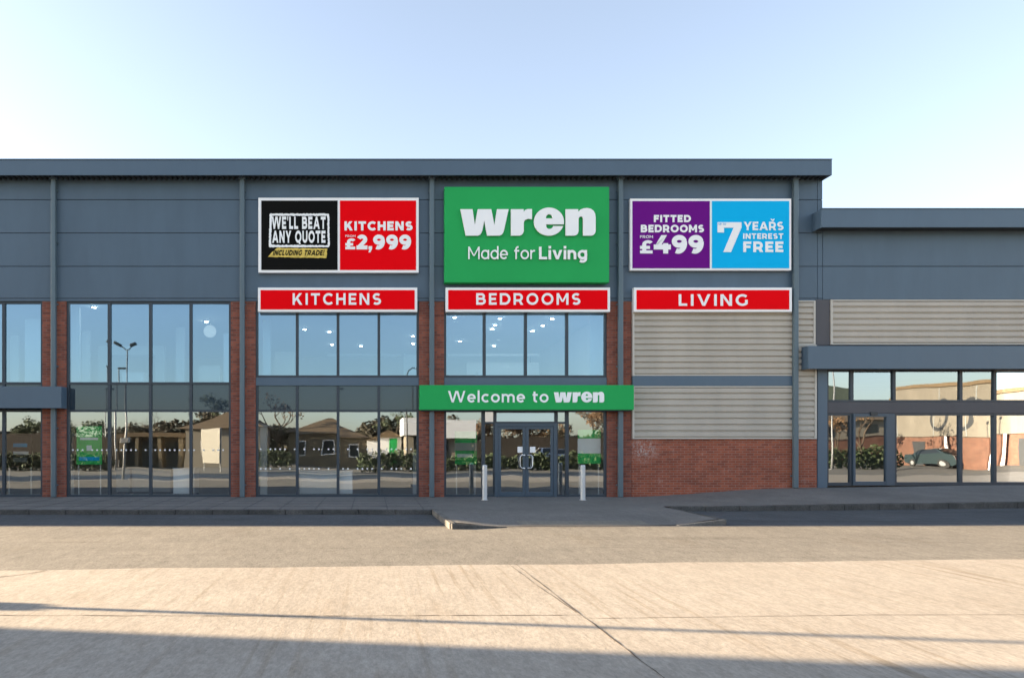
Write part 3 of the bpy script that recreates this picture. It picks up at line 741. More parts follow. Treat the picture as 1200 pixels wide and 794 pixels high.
def lettering(body, box, Y, parent, weight=0.22, mat=None, shear=0.0, gap=0.16, thick=0.012):
    mb = MB(); pen = 0.0; items = []
    for ch in body:
        st, W = strokes(ch, weight)
        items += [(pen, k, q) for k, q in enumerate(st)]; pen += W + gap
    pt = [(o + p[0], p[1]) for o, k, q in items for e in q for p in (e if isinstance(e[0], tuple) else (e,))]
    pt = [(a + shear * b, b) for a, b in pt]
    x0, x1, y0, y1 = min(p[0] for p in pt), max(p[0] for p in pt), min(p[1] for p in pt), max(p[1] for p in pt)
    X0, X1, Z1, Z0 = PX(box[0], Y), PX(box[2], Y), PZ(box[1], Y), PZ(box[3], Y)
    def at(o, p): return (X0 + (o + p[0] + shear * p[1] - x0) / (x1 - x0) * (X1 - X0), Z0 + (p[1] - y0) / (y1 - y0) * (Z1 - Z0))
    for o, k, q in items:
        yf = Y - thick - 0.0006 * k
        def face(*c):
            mb.bm.faces.new([mb.bm.verts.new((a, y, b)) for a, y, b in c])
        if isinstance(q[0][0], tuple):
            e = [(at(o, a), at(o, b)) for a, b in q]; ring = [a for a, b in e] + [b for a, b in e][::-1]
            for (a, b), (c, d) in zip(e, e[1:]): face((a[0], yf, a[1]), (c[0], yf, c[1]), (d[0], yf, d[1]), (b[0], yf, b[1]))
        else:
            ring = [at(o, p) for p in q]; face(*[(a, yf, b) for a, b in ring])
        for a, b in zip(ring, ring[1:] + ring[:1]):
            if abs(a[0]-b[0]) + abs(a[1]-b[1]) > 1e-6: face((a[0], yf, a[1]), (b[0], yf, b[1]), (b[0], Y, b[1]), (a[0], Y, a[1]))
    return mb.build('lettering', mat or M['white_letter'], parent)
def arc(cx, cy, rx, ry, a0, a1, n=24):
    return [(cx + rx * math.cos(R(a0 + (a1 - a0) * i / n)), cy + ry * math.sin(R(a0 + (a1 - a0) * i / n))) for i in range(n + 1)]
LOGO = [
    [(62,68),(157,68),(175,192),(197,68),(303,68),(327,192),(347,68),(438,68),(403,228),(396,250),(386,265),(368,275),(270,275),(248,155),(234,230),(226,253),(216,267),(198,275),(104,275)],
    [(456,68),(555,68),(555,88),(566,74),(584,67),(620,66),(620,146),(590,143),(568,150),(558,164),(556,180),(556,238),(550,256),(540,268),(522,275),(456,275)],
    arc(752, 165, 117, 110, 11, -342 + 360 - 360 + 0, 60)[:0] + [(868,186)] + arc(752, 165, 117, 110, 8, -341, 56) + [(785,200)] + [(782,208),(774,217),(762,222),(748,222),(737,216),(731,206),(730,186)],
    arc(754, 140, 26, 34, 180, 360, 14),
    [(882,68),(980,68),(980,88),(994,73),(1018,62),(1048,58),(1078,64),(1100,80),(1112,104),(1116,134),(1116,240),(1110,258),(1100,269),(1082,275),(1018,275),(1018,142),(1013,128),(1001,123),(990,128),(983,142),(983,240),(977,258),(966,270),(948,275),(882,275)],
]
def logo(parent, box, Y, thick):
    return place(outline_mesh(LOGO), 'lettering', M['white_letter'], parent, box, Y, thick)

def board(name, label, px0, py0, px1, py1, Y, mat, depth, bevel=0.004, bodyname='board'):
    x0, x1, z0, z1 = PX(px0, Y), PX(px1, Y), PZ(py1, Y), PZ(py0, Y)
    root = empty(name, ((x0 + x1) / 2, 0, z0), label, 'sign')
    MB().box(x0, x1, Y, Y + depth, z0, z1).build(bodyname, mat, root, bevel=bevel)
    return root
def panel(root, px0, py0, px1, py1, Y, mat, name='panel'):
    return MB().box(PX(px0, Y), PX(px1, Y), Y, Y + 0.008, PZ(py1, Y), PZ(py0, Y)).build(name, mat, root)

YS = -0.16
s = board('price_sign', 'wide white framed board, black half with stamped quote promise, red half with kitchen price', 302.7, 231.7, 490.7, 319.3, YS, M['white'], 0.13, bodyname='frame')
panel(s, 306.2, 235, 395.6, 316.2, YS - 0.0095, M['black']); panel(s, 398.4, 235, 487.6, 316.2, YS - 0.0095, M['red'])
YL = YS - 0.0115
lettering("KITCHENS", (403.7, 259.4, 483.5, 270.2), YL, s, 0.26, gap=0.17)
lettering("£", (404.7, 279.4, 416.4, 292.2), YL, s, 0.24); lettering("2,999", (417.8, 275, 481.7, 295.7), YL, s, 0.27, gap=0.07)
lettering("FROM", (404.7, 275.4, 416.6, 277.9), YL, s, 0.16)
lettering("WE'LL BEAT", (318.6, 254, 381.6, 268.4), YL, s, 0.235, gap=0.17); lettering("ANY QUOTE", (319, 270.2, 381.4, 286), YL, s, 0.235, gap=0.17)
def rough(pts, amp, step=6):
    out = []
    for a, b in zip(pts, pts[1:] + pts[:1]):
        L = math.hypot(b[0]-a[0], b[1]-a[1]); k = max(1, int(L / step))
        for i in range(k): out.append((a[0] + (b[0]-a[0]) * i / k + random.uniform(-amp, amp), a[1] + (b[1]-a[1]) * i / k + random.uniform(-amp, amp)))
    return out
place(outline_mesh([rough([(165,152),(845,152),(855,165),(860,530),(845,545),(160,545),(148,535),(158,165)], 3, 14), rough([(185,178),(832,178),(838,518),(830,522),(182,516),(176,508)], 4, 14)]), 'stamp_outline', M['white_letter'], s, (314.9, 250, 386.6, 290), YL, 0.006)
place(outline_mesh([rough([(140,655),(175,612),(215,575),(250,547),(540,552),(830,556),(825,610),(818,668),(500,662)], 4, 18)]), 'brush_stroke', M['yellow'], s, (314, 290.2, 383.6, 302.5), YL, 0.006)
lettering("INCLUDING TRADE!", (319.6, 292.9, 380.6, 299.2), YL - 0.008, s, 0.24, mat=M['black'], shear=0.35, thick=0.004)

s = board('price_sign', 'wide white framed board, purple half with fitted bedroom price, blue half with interest free offer', 738.7, 232.7, 927.3, 316.6, YS, M['white'], 0.13, bodyname='frame')
panel(s, 741.2, 235.6, 831.8, 314.2, YS - 0.0095, M['purple']); panel(s, 834.4, 235.6, 924.9, 314.2, YS - 0.0095, M['cyan'])
lettering("FITTED", (766.2, 252, 809.5, 260.4), YL, s, 0.27, gap=0.17); lettering("BEDROOMS", (750.9, 263.4, 824.8, 272.4), YL, s, 0.26, gap=0.15)
lettering("FROM", (750, 275.8, 765, 279.1), YL, s, 0.17); lettering("£", (750, 281.5, 764.7, 297), YL, s, 0.23); lettering("499", (766, 275.4, 824.4, 297.3), YL, s, 0.27, gap=0.06)
place(outline_mesh([[(122,232),(440,232),(440,300),(300,628),(197,628),(335,305),(207,305),(207,368),(122,368)]]), 'lettering', M['white_letter'], s, (840.8, 260.5, 868.8, 295.4), YL, 0.012)
lettering("UP TO", (842, 261.2, 850.8, 263.6), YL - 0.014, s, 0.17, mat=M['cyan'], thick=0.003)
lettering("YEAŘS", (871.5, 256.6, 917.9, 269.9), YL, s, 0.22, gap=0.14); lettering("INTEREST", (870.8, 273.5, 917.7, 280.1), YL, s, 0.23, gap=0.2); lettering("FREE", (871, 283, 917.7, 295.4), YL, s, 0.24, gap=0.2)

YG = -0.30
s = board('shop_sign', 'big square green box sign with white shop name, below the roof edge', 521, 218.8, 714, 331, YG, M['green'], 0.26, 0.015)
logo(s, (539.3, 243.8, 697.5, 276.6), YG - 0.03, 0.05)
lettering("Made for", (548.6, 288.7, 626.8, 304), YG - 0.025, s, 0.135, gap=0.13, thick=0.03); lettering("Living", (631.5, 288.5, 687.9, 308), YG - 0.025, s, 0.20, gap=0.12, thick=0.03)

for (word, a, b, tb, what) in (("KITCHENS", 302.3, 489, (343, 343.4, 446.5, 357.2), 'red strip sign reading Kitchens in white capitals, over the glazing'),
                       ("BEDROOMS", 522.3, 715, (558, 343.3, 680, 357.2), 'red strip sign reading Bedrooms in white capitals, under the big green sign'),
                       ("LIVING", 743, 928, (795.3, 344.6, 876, 358.4), 'red strip sign reading Living in white capitals, above the beige ribbed panel')):
    s = board('strip_sign', what, a, 336.8, b, 365.2, -0.20, M['white'], 0.18, bodyname='frame')
    panel(s, a + 3, 339.8, b - 3, 362.4, -0.2095, M['red'])
    lettering(word, tb, -0.2115, s, 0.20, gap=0.30)

s = board('welcome_sign', 'long green welcome fascia sign with white lettering above the entrance doors', 491.8, 451, 743, 480, -0.34, M['green'], 0.33, 0.01)
lettering("Welcome to", (525, 457.2, 642.7, 471.4), -0.342, s, 0.175, gap=0.17, thick=0.015)
logo(s, (649, 458.6, 707.8, 471.3), -0.342, 0.018)
MB().box(PX(494, -0.33), PX(741, -0.33), -0.32, -0.02, PZ(480, -0.34) - 0.03, PZ(480, -0.34) - 0.001).build('underside_tray', M['gap'], s)

# ------------------------------------------------------------------ bollards by the door
def bollard(px, label):
    x, y = gnd(px, 585.5, 0.0)
    r = empty('bollard', (x, y, 0), label, 'bollard', 'bollards by the entrance')
    MB().tube([(x, y, 0.0), (x, y, 0.985)], 0.072, 20).build('post', M['bollard'], r, smooth=False)
    MB().tube([(x, y, 0.9855), (x, y, 1.01), (x, y, 1.025)], [0.074, 0.068, 0.03], 20).build('cap', M['bollard'], r)
    MB().tube([(x, y, 0.0), (x, y, 0.012)], 0.10, 20).build('base_plate', M['steel'], r)
bollard(568, 'pale steel bollard in front of the glazing left of the entrance doors')
bollard(683, 'pale steel bollard in front of the glazing right of the entrance doors')

# ------------------------------------------------------------------ things behind the glass
def poster(px0, py0, px1, py1, Y, mat, label, bands=(), floor=0.0):
    x0, x1, z0, z1 = PX(px0, Y), PX(px1, Y), PZ(py1, Y), PZ(py0, Y); xc = (x0 + x1) / 2
    r = empty('display_stand', (xc, Y, floor), label, 'display stand')
    MB().box(x0, x1, Y, Y + 0.03, z0, z1).build('panel', mat, r, bevel=0.004)
    for ux in (x0 + 0.04, x1 - 0.075): MB().box(ux, ux + 0.035, Y + 0.031, Y + 0.06, floor + 0.02, z1).build('upright', M['steel'], r)
    MB().box(x0, x1, Y - 0.04, Y + 0.3, floor, floor + 0.02).build('base', M['steel'], r)
    for (u0, v0, u1, v1, m) in bands:
        MB().box(x0 + (x1 - x0) * u0, x0 + (x1 - x0) * u1, Y - 0.006, Y - 0.001, z1 + (z0 - z1) * v1, z1 + (z0 - z1) * v0).build('print', m, r)
    return r
poster(89.5, 499, 119.5, 544, 0.24, M['poster_green'], 'green poster with pale bands behind the glass at the left', [(0.15, 0.3, 0.85, 0.36, M['white']), (0.4, 0.5, 0.6, 0.64, M['white']), (0.1, 0.8, 0.9, 0.9, M['cyan'])])
poster(8, 510, 38, 547, 0.5, M['timber'], 'brown poster with small pale pictures behind the leftmost glass', [(0.25, 0.25, 0.8, 0.36, M['cyan']), (0.25, 0.5, 0.85, 0.6, M['white']), (0.25, 0.7, 0.8, 0.84, M['grey_unit'])])
poster(533, 505, 559, 544, 0.24, M['poster_green'], 'light green poster behind the glass left of the entrance doors', [(0.0, 0.35, 1.0, 0.58, M['beige_trim']), (0.1, 0.68, 0.8, 0.78, M['white'])])
poster(677, 503, 704, 543, 0.24, M['white'], 'white poster with green top and bottom behind the glass right of the entrance doors', [(0, 0, 1, 0.26, M['poster_green']), (0, 0.7, 1.0, 1.0, M['poster_green'])])
def counter(px0, px1, pyt, Y, d, mat, label):
    x0, x1, z1 = PX(px0, Y), PX(px1, Y), PZ(pyt, Y)
    r = empty('display_cabinet', ((x0 + x1) / 2, Y, 0), label, 'cabinet')
    MB().box(x0, x1, Y, Y + d, 0.08, z1 - 0.04).build('carcass', mat, r, bevel=0.004)
    MB().box(x0 - 0.02, x1 + 0.02, Y - 0.02, Y + d + 0.02, z1 - 0.039, z1).build('worktop', mat, r, bevel=0.004)
    MB().box(x0 + 0.03, x1 - 0.03, Y + 0.05, Y + d, 0.0, 0.079).build('plinth', M['dark'], r)
    n = max(1, round((x1 - x0) / 0.6)); w = (x1 - x0) / n
    for i in range(n): MB().box(x0 + w * i + 0.006, x0 + w * (i + 1) - 0.006, Y - 0.018, Y - 0.001, 0.1, z1 - 0.05).build('cabinet_door', mat, r)
counter(136, 152, 548, 1.3, 0.6, M['grey_unit'], 'narrow grey cabinet behind the second shop window')
counter(155, 200, 548, 1.3, 0.6, M['grey_unit'], 'wide grey cabinet run behind the second shop window')
counter(203, 228, 548, 0.26, 0.6, M['white_unit'], 'white cabinet close behind the glass of the second shop window')
counter(351, 413, 551, 0.3, 0.7, M['white_unit'], 'long white cabinet behind the third shop window')
counter(484, 490, 530, 0.26, 0.3, M['white_unit'], 'slim tall white cabinet at the right end of the third shop window')

# ceiling lights, placed on the ceiling
first = None
spots = [(533, 371, 'nearest the left end of the window'), (586, 372, ''), (580, 380, ''), (577, 384.5, ''), (647, 372.5, ''), (636, 380.5, ''), (624, 387, ''), (386, 388, ''), (389, 403, ''), (110, 359, ''), (242, 376, ''), (484, 393, ''), (357, 385, ''), (539, 399, ''), (579, 404.5, ''), (484, 402, ''), (423, 404.5, '')]
for (px, py, _) in spots:
    d = FPX * (6.045 - EYE) / (CY - py); Y = d - DIST; x = (px - CX) / FPX * d
    if first is None:
        r = empty('ceiling_light', (x, Y, 6.045)); first = r
        MB().tube([(x, Y, 6.049), (x, Y, 6.02)], 0.075, 16).build('trim_ring', M['white'], r)
        MB().tube([(x, Y, 6.019), (x, Y, 6.005)], 0.06, 16).build('lamp', M['lamp'], r)
    else:
        r = copy_tree(first); r.location = (x, Y, 6.045)
    b = 'first' if px < 290 else ('second' if px < 500 else 'third')
    tag(r, {'first': 'small round ceiling light glowing in the upper window of the left-hand bay', 'second': 'small round ceiling light glowing behind the window below the kitchens strip sign', 'third': 'small round ceiling light glowing behind the window below the bedrooms strip sign'}[b], 'ceiling light', 'ceiling lights on the upper floor')
gx, gy = PX(246, 3), 3.0
r = empty('globe_lamp', (gx, gy, 6.045), 'round glowing globe lamp hanging in the upper window of the left-hand bay', 'pendant lamp')
bm = bmesh.new(); bmesh.ops.create_icosphere(bm, subdivisions=3, radius=0.22); bmesh.ops.translate(bm, verts=bm.verts, vec=(gx, gy, PZ(388, 3)))
m_ = MB(); m_.bm.free(); m_.bm = bm; m_.build('globe', M['globe'], r, smooth=True)
MB().tube([(gx, gy, PZ(388, 3) + 0.22), (gx, gy, 6.045)], 0.008, 6).build('cord', M['dark'], r)

# ------------------------------------------------------------------ the place across the yard, mirrored in the glass
def MX(px, Zv): return (px - CX) / FPX * Zv
def MY(Zv): return -(Zv - DIST)
def MZ(py, Zv): return EYE + (CY - py) / FPX * Zv
G = ROAD

# lamp posts
def lamp_post(x, y, h, label, heads=2, box=False, curved=False):
    r = empty('lamp_post', (x, y, G), label, 'lamp post', 'lamp posts across the yard')
    pts = [(x, y, G), (x, y, G + 1.2), (x, y, h)]; rad = [0.085, 0.058, 0.036]
    if curved:
        pts += [(x + 0.1, y, h + 0.35), (x + 0.35, y, h + 0.55), (x + 0.7, y, h + 0.5)]; rad += [0.045, 0.04, 0.035]
    MB().tube(pts, rad, 10).build('pole', M['galv'] if not curved else M['dark'], r, smooth=True)
    MB().box(x - 0.16, x + 0.16, y - 0.16, y + 0.16, G, G + 0.03).build('base_plate', M['galv'], r)
    if curved: MB().box(x + 0.6, x + 1.05, y - 0.1, y + 0.1, h + 0.42, h + 0.52).build('lamp_head', M['dark'], r, bevel=0.02)
    elif heads == 2:
        MB().tube([(x - 0.34, y, h + 0.2), (x - 0.08, y, h - 0.02), (x + 0.08, y, h - 0.02), (x + 0.26, y, h + 0.14)], 0.03, 8).build('bracket_arm', M['galv'], r)
        for sx, a in ((-0.44, 0.5), (0.32, -0.35)):
            m2 = MB(); m2.box(-0.17, 0.17, -0.13, 0.13, -0.07, 0.07)
            bmesh.ops.rotate(m2.bm, verts=m2.bm.verts, cent=(0, 0, 0), matrix=Matrix.Rotation(a, 3, 'Y')); bmesh.ops.translate(m2.bm, verts=m2.bm.verts, vec=(x + sx, y, h + 0.24))
            m2.build('lamp_head', M['dark'], r, bevel=0.03)
    else:
        MB().box(x - 0.05, x + 0.5, y - 0.1, y + 0.1, h, h + 0.12).build('lamp_head', M['dark'], r, bevel=0.02)
    if box: MB().box(x - 0.2, x + 0.2, y - 0.18, y + 0.14, 1.72, 1.98).build('shadow_box', M['galv'], r, bevel=0.02)  # unseen box, added to throw the thick shadow patch along the pole's line
lamp_post(-12.4, -13.19, 6.4, 'twin headed floodlight post mirrored in the left-hand window', 2, True)
lamp_post(MX(117, 60), MY(60), MZ(456, 60), 'single headed lamp post mirrored at the left of the second window', 1)
lamp_post(MX(128, 52), MY(52), MZ(430, 52), 'plain grey lamp post mirrored beside the twin headed post', 1)
lamp_post(MX(262, 58), MY(58), MZ(452, 58), 'lamp post mirrored over the hipped roof kiosk', 1)
lamp_post(MX(403, 62), MY(62), MZ(456, 62), 'lamp post mirrored in front of the low pyramid roof', 1)
lamp_post(MX(478, 50), MY(50), MZ(440, 50), 'swan necked lamp post mirrored at the right end of the third window', 1, curved=True)
lamp_post(MX(979, 50), MY(50), MZ(440, 50), 'tall pale lamp post mirrored in the far right shop unit', 1)

# low buildings
def hip_house(name, label, x0, x1, y0, y1, ze, zr, wall, over=0.4):
    r = empty(name, ((x0 + x1) / 2, (y0 + y1) / 2, G), label, 'building')
    MB().box(x0, x1, y0, y1, G, ze).build('wall', wall, r)
    mb = MB(); a, b, c, d = (x0 - over, y0 - over, ze - 0.05), (x1 + over, y0 - over, ze - 0.05), (x1 + over, y1 + over, ze - 0.05), (x0 - over, y1 + over, ze - 0.05)
    rl = max(0.2, (x1 - x0) / 2 - (y1 - y0) / 2); xc, yc = (x0 + x1) / 2, (y0 + y1) / 2
    v = [mb.bm.verts.new(p) for p in (a, b, c, d, (xc - rl, yc, zr), (xc + rl, yc, zr))]
    for f in ((0, 1, 5, 4), (1, 2, 5), (2, 3, 4, 5), (3, 0, 4), (0, 3, 2, 1)): mb.bm.faces.new([v[i] for i in f])
    mb.build('roof', M['tile'], r)
    n = max(1, int((x1 - x0) / 2.2))
    for i in range(n):
        xx = x0 + (x1 - x0) * (i + 0.5) / n
        w = MB().box(xx - 0.5, xx + 0.5, y1 + 0.002, y1 + 0.03, G + 0.9, min(ze - 0.4, G + 2.1)).build('window', M['white'], r)
        MB().box(xx - 0.43, xx + 0.43, y1 + 0.031, y1 + 0.036, G + 0.97, min(ze - 0.47, G + 2.03)).build('pane', M['car_glass'], w)
    return r
# row of lock-up garages with dark openings
x0, x1, yg = MX(132, 58), MX(217, 58), MY(58)
r = empty('garage_row', ((x0 + x1) / 2, yg, G), 'brown garage row with dark openings mirrored behind the bare tree in the second window', 'garages')
MB().box(x0, x1, yg - 5, yg - 1.0, G, MZ(512, 58)).build('wall', M['ochre'], r)
MB().box(x0 - 0.2, x1 + 0.2, yg - 5.2, yg + 0.1, MZ(512, 58) + 0.001, MZ(507, 58)).build('roof', M['tile'], r)
for i in range(5): MB().box(x0 + (x1 - x0 - 0.3) * i / 4, x0 + (x1 - x0 - 0.3) * i / 4 + 0.3, yg - 1.0, yg, G, MZ(512, 58)).build('pillar', M['ochre'], r)
for i in (0, 1, 3): MB().box(x0 + 0.45 + (x1 - x0 - 0.3) * i / 4, x0 + (x1 - x0 - 0.3) * (i + 1) / 4 - 0.15, yg - 0.999, yg - 0.95, G, G + 2.0).build('dark_opening', M['dark'], r)  # dark sheets stand in for the shade inside the open garages
hip_house('kiosk', 'cream kiosk with brown hipped roof mirrored at the right of the second window', MX(220, 55), MX(305, 55), MY(61), MY(55), MZ(501, 55), MZ(479, 57), M['cream'])
hip_house('pavilion', 'low ochre pavilion with pyramid roof mirrored in the third window', MX(338, 60), MX(436, 60), MY(67), MY(60), MZ(508, 60), MZ(490, 63), M['ochre'])
# white kiosk with deep fascia
x0, x1, y0, y1 = MX(474, 52), MX(566, 52), MY(58), MY(52)
r = empty('white_kiosk', ((x0 + x1) / 2, y0, G), 'low white kiosk with deep pale fascia mirrored left of the entrance doors', 'building')
MB().box(x0 + 0.3, x1 - 0.3, y0, y1 - 0.6, G, MZ(510, 52)).build('wall', M['cream'], r); MB().box(x0, x1, y0 - 0.2, y1, MZ(510, 52), MZ(488, 52)).build('fascia', M['white'], r)
for i in range(3): MB().box(x0 + 0.8 + i * 1.7, x0 + 2.0 + i * 1.7, y1 - 0.599, y1 - 0.57, G + 0.3, MZ(512, 52)).build('shop_window', M['car_glass'], r)
# white hut with green door
x0, x1 = MX(437, 58), MX(472, 58)
r = empty('garden_hut', ((x0 + x1) / 2, MY(60), G), 'small white hut with green door mirrored at the right of the third window', 'hut')
MB().box(x0, x1, MY(61), MY(58), G, MZ(512, 58)).build('wall', M['white'], r); MB().box(x0 + 1.4, x0 + 2.1, MY(58) + 0.001, MY(58) + 0.05, G, MZ(513.5, 58)).build('door', M['green'], r)
MB().prism_y([(x0 - 0.2, MZ(512, 58)), (x1 + 0.2, MZ(512, 58)), ((x0 + x1) / 2, MZ(503, 58))], MY(61.2), MY(57.8)).build('roof', M['tile'], r)
# brick and cream store opposite the right-hand unit, its sunny end wall towards the yard
xw, ya, yb = 46.0, MY(62), MY(36); zb_, zt_ = 2.35, 5.75
r = empty('brick_store', (54, (ya + yb) / 2, G), 'orange brick store with cream upper cladding mirrored in the far shop unit', 'building')
MB().box(xw, 66, ya, yb, G, zb_).build('brick_wall', M['store_brick'], r)
MB().box(xw - 0.15, 66, ya - 0.1, yb + 0.1, zb_ + 0.001, zt_).build('cladding', M['store_cream'], r)
MB().box(xw - 0.3, 66, ya - 0.3, yb + 0.3, zt_ + 0.001, zt_ + 0.25).build('roof', M['tile'], r)
for i in range(4): MB().tube([(xw - 0.2, ya + 6 + i * 4.5, G), (xw - 0.2, ya + 6 + i * 4.5, zb_)], 0.09, 8).build('column', M['white'], r)
for i, yy in enumerate((ya + 2.2, ya + 11.5, ya + 15.5)):
    w = MB().box(xw - 0.03, xw - 0.001, yy, yy + (1.1 if i == 0 else 2.2), G, 2.0).build('service_door', M['dark'], r)
for k in range(6): MB().box(xw - 0.17, xw - 0.151, ya + 0.2 + k * 4.2, ya + 0.28 + k * 4.2, zb_ + 0.05, zt_ - 0.05).build('sheet_joint', M['grey_unit'], r)
for cy_ in (ya + 5.0, ya + 8.2):                             # round ring emblems on the cladding
    mb = MB(); cz = zb_ + 1.5; N = 28; ra, rb = 1.1, 0.8
    for k in range(N):
        a0, a1 = 2*math.pi*k/N, 2*math.pi*(k+1)/N
        mb.quad(*[(xw - 0.157, cy_ + q * math.cos(t), cz + q * math.sin(t)) for q, t in ((ra, a0), (ra, a1), (rb, a1), (rb, a0))])
    mb.build('ring_emblem', M['dark'], r)
# sunlit notice board on two posts
bx, by = MX(246, 46), MY(46); dv = Vector((0.72, 0.70, 0)); nv = Vector((-0.70, 0.72, 0))
r = empty('notice_board', (bx, by, G), 'plain pale notice board on two posts, mirrored in front of the hipped roof kiosk', 'notice board')
m2 = MB(); m2.box(-1.15, 1.15, -0.03, 0.03, MZ(543, 46), MZ(502, 46)); bmesh.ops.rotate(m2.bm, verts=m2.bm.verts, cent=(0, 0, 0), matrix=Matrix.Rotation(math.atan2(dv.y, dv.x), 3, 'Z')); bmesh.ops.translate(m2.bm, verts=m2.bm.verts, vec=(bx, by, 0))
m2.build('panel', M['notice'], r, bevel=0.01)
for k in (-1.1, 1.1):
    q = Vector((bx, by, 0)) + dv * k - nv * 0.08; MB().tube([(q.x, q.y, G), (q.x, q.y, MZ(501, 46))], 0.045, 8).build('post', M['galv'], r)
# timber fences
def timber_fence(x0, x1, y, h, label):
    r = empty('timber_fence', ((x0 + x1) / 2, y, G), label, 'fence'); mb = MB(); x = x0
    while x < x1: mb.box(x, x + 0.13, y, y + 0.02, G + 0.05, h + random.uniform(-0.02, 0.02)); x += 0.14
    mb.build('boards', M['timber'], r)
    x = x0
    while x <= x1: MB().box(x, x + 0.1, y - 0.1, y - 0.002, G, h + 0.08).build('post', M['timber'], r); x += 2.4
timber_fence(MX(80, 57), MX(131, 57), MY(57), MZ(512, 57), 'brown timber fence mirrored behind the green poster')
timber_fence(MX(-60, 57), MX(60, 57), MY(57), MZ(505, 57), 'brown timber fence mirrored in the leftmost window')
timber_fence(MX(566, 66), MX(745, 66), MY(66), MZ(512, 66), 'brown timber fence mirrored in the entrance doors')

# low terrace behind the hedge, right-hand glass
x0, x1 = MX(925, 78), MX(1062, 78)
r = empty('terrace', ((x0 + x1) / 2, MY(82), G), 'long cream and brick low building mirrored behind the bare tree in the sliding door', 'building')
MB().box(x0, x1, MY(86), MY(78), G, MZ(513, 78)).build('brick_wall', M['brick_far'], r)
MB().box(x0, x1, MY(86.1), MY(77.9), MZ(513, 78) + 0.001, MZ(494, 78)).build('upper_wall', M['cream'], r)
MB().prism_x([(MY(86.5), MZ(494, 78) + 0.001), (MY(77.4), MZ(494, 78) + 0.001), (MY(82), MZ(482, 78))], x0 - 0.4, x1 + 0.4).build('roof', M['tile'], r)
for i in range(5): MB().box(x0 + 1.5 + i * 2.6, x0 + 2.6 + i * 2.6, MY(77.9) + 0.001, MY(77.9) + 0.03, MZ(510, 78), MZ(499, 78)).build('window', M['car_glass'], r)

# left warehouse, whose corner throws the foreground shadow
wx1, wy1 = -24.0, -12.30
r = empty('warehouse', (-28, -15, G), 'brick warehouse standing left of the yard, out of the picture, its shadow crossing the concrete', 'building')
MB().box(-32, wx1, -17.6, wy1, G, 8.6).build('wall', M['brick_far'], r)
MB().box(-32.05, wx1 + 0.05, -17.65, wy1 + 0.05, 8.601, 8.9).build('roof', M['roofing'], r)
for i in range(2): MB().box(wx1 + 0.001, wx1 + 0.03, -16.6 + i * 2.2, -15.4 + i * 2.2, 2.2, 3.8).build('window', M['car_glass'], r)

# vegetation
def leafy(mb, c, rad, n, size):
    for _ in range(n):
        while True:
            p = Vector((random.uniform(-1, 1), random.uniform(-1, 1), random.uniform(-1, 1)))
            if p.length < 1: break
        p = Vector((p.x * rad[0], p.y * rad[1], p.z * rad[2])) + c
        u = Vector((random.gauss(0, 1), random.gauss(0, 1), random.gauss(0, 1))).normalized(); w = u.orthogonal().normalized(); s = size * random.uniform(0.6, 1.4)
        mb.bm.faces.new([mb.bm.verts.new(p + u * a * s + w * b * s * 0.6) for a, b in ((-1, 0), (0, -1), (1, 0), (0, 1))])
def hedge(x0, x1, y, h, label, d=1.0):
    r = empty('hedge', ((x0 + x1) / 2, y, G), label, 'hedge'); mb = MB(); x = x0
    while x < x1:
        hh = h * random.uniform(0.85, 1.08)
        leafy(mb, Vector((x, y, G + hh * 0.5)), (0.6, d * 0.5, hh * 0.55), 230, 0.11); x += 0.55
    mb.build('foliage', M['leaf'], r)
    m2 = MB(); x = x0
    while x < x1: m2.tube([(x, y, G), (x + 0.05, y, G + h * 0.6)], [0.03, 0.012], 5); x += 0.7
    m2.build('stems', M['bark'], r)
hedge(MX(80, 50), MX(120, 50), MY(50), 1.25, 'dark clipped hedge mirrored at the left of the second window')
hedge(MX(-20, 50), MX(62, 50), MY(50), 1.3, 'dark clipped hedge mirrored at the foot of the leftmost window')
hedge(MX(300, 50), MX(345, 50), MY(50), 1.3, 'dark hedge mirrored at the left of the third window')
hedge(MX(432, 48), MX(500, 48), MY(48), 1.35, 'dark hedge mirrored before the white hut')
hedge(MX(515, 50), MX(720, 50), MY(50), 1.1, 'long dark hedge mirrored across the entrance doors')
hedge(MX(965, 52), MX(1055, 52), MY(52), 1.5, 'green hedge mirrored beside the brick store')
def tree(x, y, h, label, leaves=0, spread=0.6, mat=None, seed=1):
    rnd = random.Random(seed); r = empty('tree', (x, y, G), label, 'tree'); mb = MB(); tips = []
    def grow(p, d, L, rad, lv):
        q = p + d * L; mb.tube([p, p.lerp(q, 0.5) + Vector((rnd.gauss(0, .04), rnd.gauss(0, .04), 0)) * L, q], [rad, rad * 0.8, rad * 0.62], 5 if lv > 1 else 7)
        if lv >= 5: tips.append(q); return
        if lv >= 3: tips.append(q)
        for k in range(2 if lv > 0 and lv < 4 else 3):
            ax = Vector((rnd.gauss(0, 1), rnd.gauss(0, 1), rnd.gauss(0, 0.35))).normalized()
            nd = (d * 1.0 + ax * spread * rnd.uniform(0.7, 1.3) + Vector((0, 0, 0.12))).normalized()
            grow(q, nd, L * rnd.uniform(0.66, 0.86), rad * 0.62, lv + 1)
    grow(Vector((x, y, G)), Vector((0, 0, 1)), h * 0.26, h * 0.022, 0)
    mb.build('trunk', M['bark'], r)
    if leaves:
        c = MB()
        for t in tips: leafy(c, t, (0.42, 0.42, 0.34), leaves, 0.11)
        c.build('crown', mat, r)
tree(MX(180, 60), MY(60), 5.2, 'bare winter tree mirrored in the middle of the second window', 0, 0.8, seed=3)
tree(MX(325, 60), MY(60), 7.2, 'tall bare tree with few brown leaves mirrored at the left of the third window', 3, 0.75, M['autumn'], seed=5)
